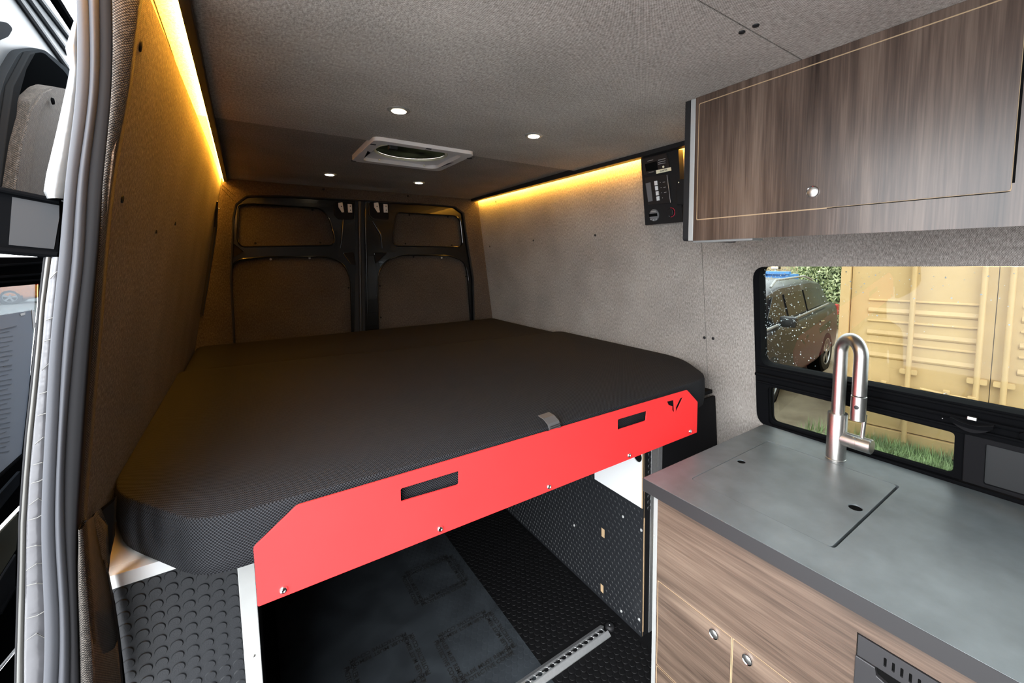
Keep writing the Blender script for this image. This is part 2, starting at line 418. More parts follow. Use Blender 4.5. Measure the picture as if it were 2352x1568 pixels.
# rear panel: its front edge tucks in above the middle panel, rises 12 mm
def rearz(a, b): return Vector((a, b, ZC + .010*max(0, (2.97-b)/(2.97-YS))))
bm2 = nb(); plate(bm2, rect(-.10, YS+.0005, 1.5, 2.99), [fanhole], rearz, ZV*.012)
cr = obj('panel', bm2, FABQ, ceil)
o = obj('backing', bm, GAPB, ceil)
bm = nb(); box(bm, (-.12, -1.2, ZC+.021), (1.52, YS-.01, ZC+.04)); obj('backing', bm, GAPB, ceil)
for u, v in ((1704, 73), (1736, 58), (635, 279), (1105, 342), (1245, 368), (835, 306)):
    c = P(u, v, Z=ZC); bm = nb(); lathe(bm, (c.x, c.y, ZC+.004 if v > 200 else ZC), -ZV, [(.0065, 0), (.0062, .002), (.004, .003)], 14)
    obj('button', bm, BLACKM, ceil, smooth=True)
# right wall with window hole
fR = lambda a, b: Vector((xr(b), a, b))
WIN = rounded([(-.42, .779), (.838, .779), (.838, 1.388), (-.42, 1.402)], .05, 6)
bm = nb(); plate(bm, [(-1.2, .0), (1.046, 0), (1.046, 1.88), (-1.2, 1.88)], [WIN], fR, XV*.02)
wr_ = obj('wall_right', bm, FAB); struct(wr_)
bm = nb(); plate(bm, [(1.049, .0), (2.99, 0), (2.99, 1.88), (1.049, 1.88)], [], fR, XV*.02); obj('panel', bm, FAB, wr_, bevel=.001)
bm = nb(); plate(bm, [(-1.2, .0), (3.1, 0), (3.1, 1.95), (-1.2, 1.95)], [WIN], lambda a, b: fR(a, b)+XV*.03, XV*.03); obj('outer_skin', bm, BLACKP, wr_)
for u, v in ((1618, 775), (1638, 777), (1225, 552), (1367, 540), (1139, 463), (1640, 1008), (1125, 566)):
    c = PR(u, v); bm = nb(); lathe(bm, c, -RN, [(.0062, 0), (.006, .002), (.004, .003)], 12); obj('button', bm, BLACKM, wr_, smooth=True)
# left wall (ends at the sliding-door jamb)
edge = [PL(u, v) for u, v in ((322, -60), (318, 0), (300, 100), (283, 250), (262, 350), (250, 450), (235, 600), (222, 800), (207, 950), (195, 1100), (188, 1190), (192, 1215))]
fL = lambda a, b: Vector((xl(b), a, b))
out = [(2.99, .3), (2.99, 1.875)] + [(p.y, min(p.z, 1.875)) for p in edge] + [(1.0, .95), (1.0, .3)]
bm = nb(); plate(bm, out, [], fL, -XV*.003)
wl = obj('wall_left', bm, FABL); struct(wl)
for u, v, s in ((322, 106, .008), (280, 457, .006), (402, 513, .005), (358, 532, .004)):
    c = PL(u, v); bm = nb(); lathe(bm, c, LN, [(s, 0), (s*.9, .0015), (s*.4, .002)], 12); obj('button', bm, BLACKF, wl, smooth=True)
bm = nb(); plate(bm, [(3.1, -.1), (3.1, 1.93), (.90, 1.93), (.98, 1.0), (1.05, -.1)], [], lambda a, b: fL(a, b)-XV*.028, -XV*.003)
obj('outer_skin', bm, mk('dark_metallic_paint', (.03, .035, .042), .25, metal=.5, coat=.8), wl)
# black seat-belt style rail on the rear left edge
bm = nb()
pts = [PP(u, v, L0+LN*.006, LN) for u, v in ((499, 462), (494, 520), (487, 600), (480, 700))]
for p in pts: p.y = min(p.y, 2.955)
tube(bm, pts, [.004, .010, .010, .008], 8); obj('trim_rail', bm, BLACKM, wl, smooth=True)
c = P(503, 479, Y=2.94); bm = nb(); lathe(bm, c, -YV, [(.004, 0), (.004, .004), (.002, .005)], 10); obj('screw', bm, CHROME, wl, smooth=True)
# bulkhead behind the camera and the stub of left wall in front of the door opening
bm = nb(); box(bm, (-.35, -1.22, 0), (1.66, -1.2, 1.87)); struct(obj('wall_front', bm, FABD))
bm = nb(); plate(bm, [(-1.2, 0), (-.62, 0), (-.62, 1.87), (-1.2, 1.87)], [], fL, -XV*.02); obj('front_section', bm, FABD, wl)
# rear wall: fabric surround with the door opening
op = [(520, 830), (528, 640), (534, 500), (541, 468), (566, 449), (640, 448), (850, 460), (1000, 469), (1046, 474), (1066, 489), (1076, 560), (1089, 640), (1098, 760)]
hole = [P(u, v, Y=YR) for u, v in op]; hole = [(p.x, p.z) for p in hole]
hole[0] = (-.085, .3); hole[-1] = (1.405, .3)
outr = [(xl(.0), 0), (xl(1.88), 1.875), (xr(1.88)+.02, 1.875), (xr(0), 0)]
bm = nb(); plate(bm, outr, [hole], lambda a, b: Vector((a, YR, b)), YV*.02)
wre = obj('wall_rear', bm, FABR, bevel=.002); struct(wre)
for u, v in ((743, 435), (937, 450)):
    c = P(u, v, Y=YR); bm = nb(); lathe(bm, c, -YV, [(.007, 0), (.006, .003)], 12); obj('button', bm, BLACKF, wre, smooth=True)
for a, b in (((510, 424), (541, 452)), ((1092, 466), (1066, 486)), ((510, 433), (538, 462))):
    bm = nb(); tube(bm, [P(*a, Y=YR-.0002), P(*b, Y=YR-.0002)], .0012, 6); obj('seam', bm, BLACKF, wre)
bm = nb(); box(bm, (-.4, 3.10, 0), (1.7, 3.13, 1.95)); obj('outer_skin', bm, BLACKP, wre)
# rear doors: painted metal shells with cut-outs, tweed infill panels behind
def c4(x, y): return (480+.3061*x, 380+.3061*y)
def xz(pts, Y, r=0, seg=5):
    q = [P(u, v, Y=Y) for u, v in pts]; q = [(p.x, p.z) for p in q]
    return rounded(q, r, seg) if r else q
YD = 3.0
def rear_door(name, outer, winh, lowh, latch, studs):
    d = sempty(name, (sum(p[0] for p in outer)/len(outer), YD, .3))
    bm = nb(); plate(bm, outer, [winh, lowh], lambda a, b: Vector((a, YD, b)), YV*.03)
    obj('door_frame', bm, BLACKP, d, bevel=.006, smooth=True)
    # raised lip round each opening
    for nm, h in (('window_lip', winh), ('panel_lip', lowh)):
        bm = nb(); tube(bm, [Vector((x, YD-.001, z)) for x, z in h+[h[0]]], .0045, 8, caps=False); obj(nm, bm, BLACKP, d, smooth=True)
    for nm, h in (('window_infill', winh), ('lower_infill', lowh)):
        bm = nb(); cx = sum(p[0] for p in h)/len(h); cz_ = sum(p[1] for p in h)/len(h)
        hh = [(cx+(x-cx)*1.04, cz_+(z-cz_)*1.03) for x, z in h]
        plate(bm, hh, [], lambda a, b: Vector((a, YD+.026, b)), YV*.01); obj(nm, bm, FABD, d)
    for u, v, m in studs:
        c = P(u, v, Y=YD+.026); bm = nb(); lathe(bm, c, -YV, [(.0065, 0), (.006, .003), (.002, .004)], 12); obj('screw', bm, m, d, smooth=True)
    return d
l_out = xz([c4(110, 1500), c4(150, 600), c4(180, 300), c4(215, 240), c4(300, 215), c4(700, 235), c4(1098, 262), c4(1098, 700), c4(1088, 1500)], YD, [0, .01, .03, .03, .03, .01, .01, .01, 0])
l_win = xz([c4(222, 300), c4(300, 286), c4(845, 322), c4(905, 400), c4(946, 560), c4(925, 600), c4(240, 610), c4(212, 560)], YD, [.02, .02, .035, .03, .02, .02, .03, .02])
l_low = xz([c4(150, 1450), c4(160, 800), c4(200, 705), c4(430, 684), c4(880, 682), c4(1000, 722), c4(1062, 840), c4(1076, 1450)], YD, [0, .04, .05, .03, .06, .08, .08, 0])
r_out = xz([c4(1176, 1500), c4(1168, 300), c4(1180, 272), c4(1600, 295), c4(1840, 310), c4(1920, 350), c4(1950, 500), c4(1985, 900), c4(2020, 1500)], YD, [0, .005, .01, .02, .03, .03, .02, 0, 0])
r_win = xz([c4(1410, 352), c4(1850, 378), c4(1886, 405), c4(1905, 590), c4(1880, 612), c4(1400, 604), c4(1380, 570), c4(1392, 430)], YD, [.02, .02, .02, .02, .02, .02, .02, .02])
r_low = xz([c4(1272, 1450), c4(1264, 820), c4(1320, 715), c4(1440, 672), c4(1800, 674), c4(1920, 720), c4(1945, 820), c4(1985, 1450)], YD, [0, .05, .06, .05, .04, .05, .05, 0])
WS = mk('pale_screw', (.6, .58, .55), .4)
d1 = rear_door('door_1', l_out, l_win, l_low, None, [(*c4(777, 333), BLACKF), (*c4(835, 578), BLACKF), (*c4(348, 582), BLACKF), (*c4(463, 703), WS), (*c4(755, 693), WS), (*c4(1048, 917), BLACKF)])
d2 = rear_door('door_2', r_out, r_win, r_low, None, [(*c4(1503, 371), BLACKF), (*c4(1792, 385), BLACKF), (*c4(1474, 586), BLACKF), (*c4(1821, 598), BLACKF), (*c4(1534, 685), BLACKF), (*c4(1746, 692), WS), (*c4(1283, 903), BLACKF), (*c4(1289, 1139), BLACKF), (*c4(1928, 833), BLACKF), (*c4(1940, 667), WS)])
for d, x0 in ((d1, 0), (d2, 268)):
    a = xz([c4(940+x0*.96, 275), c4(1090+x0*.96, 285), c4(1090+x0*.96, 405), c4(975+x0*.96, 402), c4(943+x0*.96, 370)], YD-.002, .012)
    bm = nb(); plate(bm, a, [], lambda p, q: Vector((p, YD-.002, q)), YV*.003); obj('latch_recess', bm, BLACKF, d)
    lr = obj('latch_rim', tube(nb(), [Vector((p, YD-.004, q)) for p, q in a+[a[0]]], .003, 6, caps=False), BLACKP, d, smooth=True)
    k = 0 if x0 == 0 else 268
    a = xz([c4(970+k, 280), c4(1002+k, 275), c4(1014+k, 350), c4(998+k, 352), c4(972+k, 312)], YD-.008)
    bm = nb(); plate(bm, a, [], lambda p, q: Vector((p, YD-.008, q)), YV*.004); s = obj('striker_plate', bm, WPLAS, d, bevel=.001)
    a = xz([c4(1040+k, 288), c4(1072+k, 290), c4(1075+k, 353), c4(1044+k, 352)], YD-.008)
    bm = nb(); plate(bm, a, [], lambda p, q: Vector((p, YD-.008, q)), YV*.004); s = obj('striker_plate', bm, WPLAS, d, bevel=.001)
    for q in ((993, 306), (1060, 305), (1062, 335)):
        c = P(*c4(q[0]+k, q[1]), Y=YD-.009); bm = nb(); cyl(bm, c, -YV, .0035, .003, 10); obj('screw', bm, BLACKM, d)
for d, tri in ((d1, [(1005, 655), (1085, 650), (1100, 745), (1065, 740)]), (d2, [(1240, 655), (1330, 655), (1325, 665), (1250, 735)]), (d1, [(155, 590), (185, 585), (265, 645), (175, 695), (155, 680)])):
    a = xz([c4(*t) for t in tri], YD-.001, .01)
    bm = nb(); plate(bm, a, [], lambda p, q: Vector((p, YD-.001, q)), YV*.002); obj('pressed_pocket', bm, BLACKF, d)
    bm = nb(); tube(bm, [Vector((p, YD-.003, q)) for p, q in a+[a[0]]], .0028, 6, caps=False); obj('pocket_rim', bm, BLACKP, d, smooth=True)
# pressed swages on the inner stiles of the doors
for d, pl in ((d1, [(1010, 400), (1000, 520), (985, 620)]), (d2, [(1230, 420), (1290, 520), (1300, 620)]), (d2, [(1172, 320), (1180, 700), (1190, 1160)])):
    bm = nb(); tube(bm, [P(*c4(*t), Y=YD) for t in pl], [.006, .008, .004], 10); obj('swage', bm, BLACKP, d, smooth=True)
bm = nb(); a = xz([c4(1098, 262), c4(1172, 268), c4(1180, 1500), c4(1088, 1500)], YD+.01)
plate(bm, a, [], lambda p, q: Vector((p, YD+.01, q)), YV*.03); s = obj('trim_1', bm, BLACKM); struct(s)
bm = nb(); tube(bm, [P(*c4(1128, 270), Y=YD-.002), P(*c4(1140, 1300), Y=YD-.002)], .009, 10); obj('centre_seal', bm, PLASB, s, smooth=True)
# door-opening rubber seal
bm = nb(); tube(bm, [Vector((x, YR+.012, z)) for x, z in hole], .009, 8); struct(obj('trim_2', bm, BLACKM, smooth=True))

# ------------------------------------------------------------------ LED strips in their black channels
LEDR = glow('led_warm_low', (1, .47, .045), 62)
def led(name, label, x0, x1, e0, e1, y0, y1, mat=None):
    t = thing(name, label, 'light strip', ((x0+x1)/2, (y0+y1)/2, ZC-.02), group=None)
    bm = nb(); box(bm, (x0, y0, ZC-.018), (x1, y1, ZC+.0115), .002); obj('channel', bm, BLACKM, t)
    bm = nb(); box(bm, (e0, y0+.002, ZC-.0165), (e1, y1-.002, ZC-.003)); obj('light_diffuser', bm, mat or LEDM, t)
    return t
led('led_light_strip', 'warm glowing strip light in black channel above the left fabric wall beside the door opening', -.0645, -.0475, -.0664, -.0648, .40, 2.965)
led('led_light_strip', 'warm glowing strip light in black channel along the right wall, ending at the overhead cabinet', 1.392, 1.4285, 1.4288, 1.4304, .80, 2.965, LEDR)

# ------------------------------------------------------------------ puck lights
pl = [('nearest the top of the photo, before the roof fan', 916, 253), ('on the right, nearest the overhead cabinet', 1226, 311), ('at the rear left, behind the roof fan', 757, 401), ('at the rear right, behind the roof fan', 962, 420)]
def puck(lbl, x, y, z):
    t = thing('puck_light', 'small round recessed ceiling light '+lbl, 'ceiling light', (x, y, z), 'recessed ceiling lights')
    bm = nb(); lathe(bm, (x, y, z+.004), -ZV, [(.033, 0), (.033, .005), (.031, .0065), (.022, .0075), (.021, .003), (.0205, .003)], 32)
    obj('trim_ring', bm, ALU, t, smooth=True)
    bm = nb(); lathe(bm, (x, y, z-.0035), -ZV, [(.0205, 0), (.0195, .002), (.012, .003)], 24); obj('lens', bm, PUCKM, t, smooth=True)
for k, (l, u, v) in enumerate(pl):
    p = P(u, v, Z=ZC); puck(l, p.x, p.y, ZC + (.0025 if k > 1 else 0))

# ------------------------------------------------------------------ roof fan
def fan():
    cx, cy = FANC; z0 = ZC-.014
    t = thing('roof_fan', 'white square roof vent fan with round smoky lid between the ceiling lights', 'roof fan', (cx, cy, z0))
    bm = nb(); plate(bm, rounded(rect(cx-.2, cy-.205, cx+.2, cy+.205), .03), [rounded(rect(cx-.165, cy-.165, cx+.165, cy+.165), .045)], cz(z0), ZV*.024)
    obj('frame', bm, WPLAS, t, bevel=.006, smooth=True)
    # raked well walls with a round mouth
    N = 48; bm = nb(); A = []; B = []; C = []; D = []
    sq = []
    for k in range(N):
        a = 2*math.pi*k/N; c, s = math.cos(a), math.sin(a); m_ = max(abs(c), abs(s)); rr = .174/m_
        A.append(bm.verts.new((cx+c*rr, cy+s*rr, z0+.012))); B.append(bm.verts.new((cx+c*.150, cy+s*.150, z0+.026)))
        C.append(bm.verts.new((cx+c*.146, cy+s*.146, z0+.050))); D.append(bm.verts.new((cx+c*.235, cy+s*.235, z0+.058)))
    for a, b in ((A, B), (B, C), (C, D)):
        for k in range(N): bm.faces.new([a[k], a[(k+1) % N], b[(k+1) % N], b[k]])
    obj('well', bm, WPLAS, t, smooth=True)
    bm = nb(); tube(bm, [(cx+.146*math.cos(2*math.pi*k/48), cy+.146*math.sin(2*math.pi*k/48), z0+.024) for k in range(49)], .0055, 8, caps=False)
    obj('ring', bm, CREAM, t, smooth=True)
    bm = nb(); lathe(bm, (cx, cy, z0+.030), ZV, [(.1455, 0), (.1455, .0015), (.10, .004), (.04, .005), (.01, .0055)], 40); lid = obj('lid', bm, LENS_, t, smooth=True)
    k = P(902, 339, Z=z0-.004); bm = nb(); box(bm, (k.x-.016, k.y-.014, z0-.012), (k.x+.016, k.y+.014, z0+.02), .004); obj('crank_knob', bm, BLACKM, t)
    for u, v in ((857, 332), (985, 342), (812, 370), (1078, 364)):
        k = P(u, v, Z=z0-.001); bm = nb(); box(bm, (k.x-.010, k.y-.006, z0-.0018), (k.x+.010, k.y+.006, z0+.001), .0015); obj('clip', bm, BLACKM, t)
    for dx, dy in ((-.1, .13), (.1, .13)):
        bm = nb(); cyl(bm, (cx+dx, cy+dy, z0+.008), -ZV, .004, .006, 10); obj('screw', bm, CREAM, t)
fan()

# ------------------------------------------------------------------ overhead cabinet (walnut, one drop front per bay)
def button_latch(parent, c, n, r=.0135):
    bm = nb(); lathe(bm, c, n, [(r, 0), (r, .003), (r*.93, .0048), (r*.80, .0035), (r*.78, .002)], 28); b = obj('latch_button', bm, CHROME, parent, smooth=True)
    bm = nb(); lathe(bm, Vector(c)+Vector(n)*.001, n, [(r*.76, 0), (r*.76, .0035), (r*.6, .0045), (.001, .0048)], 28); obj('button_cap', bm, STEEL, b, smooth=True)
def overhead():
    X = 1.054; yl = .768; zb = 1.470; zt = ZC-.001
    t = thing('overhead_cabinet', 'dark walnut overhead cabinet under the ceiling above the window', 'cabinet', (1.25, .2, zb))
    fX = lambda x: (lambda a, b: Vector((x, a, b)))
    d_y1, d_y0, d_z0, d_z1 = .756, .139, 1.5305, 1.8475
    e_y1 = .131
    hole1 = rounded(rect(d_y0-.0015, d_z0-.0028, d_y1+.0028, d_z1+.0028), .005, 3); hole2 = rounded(rect(-.48, d_z0-.0015, e_y1-.012, d_z1+.0015), .005, 3)
    bm = nb(); plate(bm, rect(-.5, zb, yl, zt), [hole1, hole2], fX(X), XV*.0013); obj('face_frame', bm, WOODV, t)
    bm = nb(); plate(bm, rect(-.5, zb+.001, yl, zt), [], fX(X+.0014), XV*.0125); obj('carcass_board', bm, PLY, t)
    # the dark slot at the right of the first door
    bm = nb(); box(bm, (X-.0004, d_y0-.0045, d_z0+.012), (X+.002, d_y0-.0012, d_z1)); obj('hinge_gap', bm, GAPB, t)
    bm = nb(); box(bm, (X+.0002, d_y0, d_z0-.0026), (X+.0013, .42, d_z0-.0012)); obj('shadow_gap', bm, GAPB, t)
    bm = nb(); plate(bm, rounded(rect(d_y0, d_z0, d_y1, d_z1), .004, 3), [], fX(X+.0001), XV*.0012); d = obj('door', bm, WOODV, t)
    button_latch(d, P(1867, 441, X=X), -XV)
    bm = nb(); plate(bm, rounded(rect(-.478, d_z0, e_y1-.014, d_z1), .004, 3), [], fX(X+.0001), XV*.0012); d = obj('door', bm, WOODV, t)
    button_latch(d, (X, -.18, 1.568), -XV)
    bm = nb(); box(bm, (X+.015, -.5, zb+.045), (1.47, yl, zb+.060)); obj('bottom_panel', bm, WOODV, t)
    bm = nb(); box(bm, (X-.0005, yl, zb), (X+.016, yl+.0165, zt), .002); obj('edge_trim', bm, ALUW, t); t.children[-1]['label'] = 'white aluminium edge strip'
    o_ = rounded([(X-.001, zb+.006), (X+.004, zb), (1.30, zb), (1.40, 1.54), (1.44, zt), (X-.001, zt)], .003, 2)
    bm = nb(); plate(bm, o_, [], lambda a, b: Vector((a, yl+.0165, b)), YV*.018); obj('end_panel', bm, BLACKM, t)
    bm = nb(); box(bm, (X+.02, .60, zb-.004), (X+.07, yl+.014, zb+.001)); obj('bottom_rail', bm, ALUW, t)
overhead()

# ------------------------------------------------------------------ control panel on the right wall
def control():
    q = [PR(u, v, .030) for u, v in ((1467, 367), (1553, 343), (1572, 509), (1487, 517))]
    # make it a true rectangle on the leaning wall plane
    ey = (-YV); ez = (ZV - RN*ZV.dot(RN)).normalized()
    c = sum(q, Vector())/4; w = ((q[1]-q[0]).dot(ey)+(q[2]-q[3]).dot(ey))/2; h = ((q[0]-q[3]).dot(ez)+(q[1]-q[2]).dot(ez))/2
    f = lambda a, b: c + ey*a + ez*b
    t = thing('control_panel', 'black electrical control panel with switches and round battery gauge on the right wall', 'control panel', tuple(f(0, -h/2)))
    def rc(cx, cy, ww, hh, r=.003): return [(cx+x, cy+y) for x, y in rounded(rect(-ww/2, -hh/2, ww/2, hh/2), r, 3)]
    back = RN
    bm = nb(); plate(bm, rc(0, 0, w, h), [], f, back*.028); obj('faceplate', bm, BLACKM, t, bevel=.0015)
    fp = lambda k: (lambda a, b: f(a, b)-RN*k)
    def px(u, v):
        p = PR(u, v, .031); return ((p-c).dot(ey), (p-c).dot(ez))
    def q4(us, k, r=.002): return rounded([px(*u) for u in us], r, 3)
    bm = nb(); plate(bm, q4([(1477, 367), (1533, 352), (1541, 389), (1482, 402)], 0), [], fp(.008), back*.008); sc = obj('inverter_panel', bm, PLASB, t, bevel=.001)
    bm = nb(); plate(bm, q4([(1484, 377), (1511, 370), (1514, 389), (1487, 394)], 0, .001), [], fp(.009), back*.001); obj('display', bm, GAPB, sc)
    LG = mk('grey_print', (.45, .45, .45), .5)
    for a_, b_ in (((1490, 370), (1503, 367)), ((1493, 396), (1504, 394)), ((1515, 368), (1531, 364)), ((1515, 373), (1531, 369)), ((1515, 377), (1531, 374))):
        A = fp(.0092)(*px(*a_)); B = fp(.0092)(*px(*b_)); bm = nb(); tube(bm, [A, B], .0009, 5); obj('marking', bm, LG, sc)
    bm = nb(); cc = fp(.008)(*px(1526.5, 383)); lathe(bm, cc, -RN, [(.0045, 0), (.0042, .003), (.002, .004)], 14); obj('knob', bm, CREAM, sc, smooth=True)
    bm = nb(); plate(bm, q4([(1510, 391), (1544, 384), (1545, 391.5), (1511, 399)], 0, .0005), [], fp(.0105), back*.002); lb = obj('label_strip', bm, CREAM, t)
    A = Vector((*px(1516, 394.5), 0)); B = Vector((*px(1540, 388.5), 0)); ang = math.atan2(B.y-A.y, B.x-A.x); mid = (A+B)/2
    ff = lambda a, b: fp(.0108)(mid.x + a*math.cos(ang)-b*math.sin(ang), mid.y + a*math.sin(ang)+b*math.cos(ang))
    obj('lettering', text_bm('INVERTER', .0085, ff, -RN), BLACKM, lb)
    bm = nb(); plate(bm, q4([(1482, 408), (1536, 400), (1544, 466), (1490, 470)], 0), [], fp(.006), back*.006); sw = obj('switch_block', bm, PLASB, t, bevel=.001)
    bm = nb(); plate(bm, q4([(1485, 421), (1496, 418.5), (1501, 461), (1491, 463.5)], 0, .0008), [], fp(.007), back*.001); obj('legend_strip', bm, mk('legend_grey', (.12, .12, .125), .4), sw)
    for k in range(4):
        u0, v0 = 1505.5+k*1.6, 416+k*11.7
        bm = nb(); plate(bm, q4([(u0, v0), (u0+6, v0-1), (u0+7, v0+8.5), (u0+1, v0+9.5)], 0, .0006), [], fp(.0095), back*.0035)
        obj('rocker_switch', bm, WHITE, sw, bevel=.0006)
        A = fp(.0072)(*px(u0+13.5, v0+3)); bm = nb(); lathe(bm, A, -RN, [(.0011, 0), (.001, .001)], 8); obj('indicator', bm, WHITE, sw)
        if k < 3:
            bm = nb(); tube(bm, [fp(.0068)(*px(u0+19, v0+2.5)), fp(.0068)(*px(u0+24, v0+1.5))], .0009, 5); obj('marking', bm, LG, sw)
    bm = nb(); tube(bm, [fp(.0068)(*px(1534, 402)), fp(.0068)(*px(1542, 465))], .0007, 5); obj('edge_line', bm, LG, sw)
    g = fp(.0)(*px(1503, 494)); bm = nb(); lathe(bm, g, -RN, [(.0255, 0), (.0255, .004), (.024, .006), (.0225, .006)], 32); ga = obj('battery_gauge', bm, mk('gauge_grey', (.13, .13, .135), .35), t, smooth=True)
    bm = nb(); plate(bm, q4([(1492, 491), (1511, 489), (1512, 496), (1493, 498)], 0, .001), [], fp(.007), back*.001); obj('display', bm, GAPB, ga)
    for u, v in ((1497, 504), (1503, 505), (1509, 503)):
        bm = nb(); lathe(bm, fp(.006)(*px(u, v)), -RN, [(.0024, 0), (.002, .0015)], 10); obj('button', bm, LG, ga)
    bm = nb(); tube(bm, [fp(.0066)(*px(1497, 486)), fp(.0066)(*px(1509, 484.5))], .0009, 5); obj('marking', bm, LG, ga)
    dc = Vector((*px(1541.5, 487.5), 0))
    bm = nb(); lathe(bm, fp(0)(dc.x, dc.y), -RN, [(.016, 0), (.0155, .008), (.013, .010)], 28); dl = obj('dial', bm, BLACKM, t, smooth=True)
    RR = mk('red_arc', (.45, .02, .05), .5)
    def arc(a0, a1, m_, nm):
        bm = nb(); tube(bm, [fp(.0008)(dc.x+.0185*math.cos(math.radians(a)), dc.y+.0185*math.sin(math.radians(a))) for a in range(a0, a1+1, 10)], .0011, 5); obj(nm, bm, m_, dl)
    arc(-100, 100, RR, 'red_scale'); arc(160, 240, WHITE, 'white_scale')
    # bracket to the cabinet
    br = thing('switch_bracket', 'small black bracket box between the control panel and the overhead cabinet', 'bracket', tuple(P(1566, 440, Y=.87)))
    p0 = PR(1561, 414, .02); p1 = PR(1578, 470, .02)
    bm = nb(); box(bm, (p0.x-.02, min(p0.y, p1.y)-.02, p1.z), (p0.x+.01, max(p0.y, p1.y), p0.z), .003); obj('bracket_body', bm, BLACKM, br)
    bm = nb(); lathe(bm, (p0.x-.021, max(p0.y, p1.y)-.012, p0.z-.012), -XV, [(.003, 0), (.002, .002)], 10); obj('screw', bm, CREAM, br)
control()

# ------------------------------------------------------------------ base cabinet (galley)
def galley():
    X = .930; y1 = .790; zt = .749
    t = thing('base_cabinet', 'walnut galley base cabinet with routed doors under the dark countertop', 'cabinet', (1.2, .2, 0))
    fX = lambda x: (lambda a, b: Vector((x, a, b)))
    doors = [('door', (.538, .211, .773, .478), (1641, 1454)), ('door', (.300, .012, .5355, .478), (1718, 1513)), ('drawer', (.538, .012, .773, .2065), None)]
    hs = [rounded(rect(a-.0010, b-.0010, c+.0010, d+.0010), .002, 2) for _, (a, b, c, d), _ in doors]
    bm = nb()
    # front skin around the doors and the appliance
    ap = rect(-.22, .16, .279, .6895)
    plate(bm, rect(-.45, 0, y1-.012, zt), hs+[ap], fX(X), XV*.0013); obj('face_frame', bm, WOODH, t)
    bm = nb(); plate(bm, rect(-.45, 0, y1-.012, zt), [rect(-.23, .15, .285, .695)], fX(X+.0014), XV*.0125); obj('carcass_board', bm, PLY, t)
    for nm, (a, b, c, d), u in doors:
        bm = nb(); plate(bm, rounded(rect(a+.0018, b+.0018, c-.0018, d-.0018), .002, 2), [], fX(X+.0001), XV*.0012); dd = obj(nm, bm, WOODH, t)
        if u: button_latch(dd, P(*u, X=X), -XV)
    bm = nb(); box(bm, (X+.015, y1-.013, 0), (1.54, y1-.001, zt)); obj('end_panel', bm, WHITE, t)
    bm = nb(); box(bm, (X-.001, y1-.0125, 0), (X+.03, y1+.002, zt), .001); e = obj('corner_trim', bm, ALUW, t); e['label'] = 'white aluminium corner strip'
    bm = nb(); c = P(1503, 1229, X=X); lathe(bm, c, -XV, [(.0018, 0), (.001, .0012)], 8); obj('screw', bm, CREAM, t)
    bm = nb(); box(bm, (X+.015, -.45, .0), (1.54, -.43, zt)); obj('end_panel', bm, WHITE, t)
galley()
def appliance():
    X = .930
    DM = mk('dark_brushed_metal', (.035, .034, .036), .38, metal=.3)
    t = thing('fridge', 'black metal built-in appliance with vent slots in the base cabinet front', 'appliance', (1.15, .03, .16))
    fX = lambda x: (lambda a, b: Vector((x, a, b)))
    slots = [rounded(rect(y-.0022, .656, y+.0022, .674), .002, 3) for y in [.232-.0125*k for k in range(30)]]
    bm = nb(); plate(bm, rect(-.21, .6455, .276, .688), slots, fX(X-.003), XV*.004); f_ = obj('vent_fascia', bm, DM, t, bevel=.0012)
    bm = nb(); plate(bm, [(-.215, .17), (.2785, .17), (.2785, .6445), (.246, .6445), (.243, .63), (.215, .622), (-.215, .622)], [], fX(X-.006), XV*.02); obj('door', bm, DM, t, bevel=.0015)
    bm = nb(); box(bm, (X+.0015, -.20, .60), (X+.03, .26, .687)); obj('grip_recess', bm, GAPB, t)
    bm = nb(); box(bm, (X+.02, -.205, .17), (1.45, .268, .68)); obj('body', bm, BLACKM, t)
appliance()
# ------------------------------------------------------------------ countertop, sink cover, faucet
ZK = .787
LY0, LY1, LX0, LX1 = .3525, .7225, 1.0055, 1.4375
bm = nb(); plate(bm, rounded([(.9, -.45), (.9, .808), (1.572, .808), (1.572, -.45)], [0, .004, 0, 0], 3), [rounded(rect(LX0, LY0, LX1, LY1), .012, 4)], cz(ZK), -ZV*.038)
ct = obj('countertop', bm, SLATE, bevel=.0012); tag(ct, 'dark slate-grey laminate countertop running under the window', 'countertop')
bm = nb(); box(bm, (.8990, -.45, ZK-.0378), (.9004, .8082, ZK-.0006)); obj('edge_band', bm, mk('dark_edge_band', (.018, .017, .018), .5), ct)
bm = nb(); box(bm, (.9, .8078, ZK-.0378), (1.56, .8090, ZK-.0006)); obj('edge_band', bm, bpy.data.materials['dark_edge_band'], ct)
bm = nb(); box(bm, (LX0-.02, LY0-.02, .735), (LX1+.02, LY1+.02, .7485)); obj('sink_recess', bm, GAPB, ct)
def lidcover():
    t = thing('sink_cover', 'square flush cover with two finger holes set into the dark countertop', 'sink cover', (1.22, .54, ZK-.02))
    circ = lambda x, y, r: [(x+r*math.cos(2*math.pi*k/24), y+r*math.sin(2*math.pi*k/24)) for k in range(24)]
    bm = nb(); plate(bm, rounded(rect(LX0+.0014, LY0+.0065, LX1-.0014, LY1-.0012), .012, 4), [circ(1.222, .694, .0125), circ(1.222, .386, .0155)], cz(ZK-.0006), -ZV*.018)
    obj('cover_board', bm, SLATE, t, bevel=.0012)
    for x, y, r in ((1.222, .694, .0125), (1.222, .386, .0155)):
        bm = nb(); cyl(bm, (x, y, ZK-.0175), ZV, r*.995, .0140, 24); obj('finger_hole', bm, GAPB, t)
lidcover()
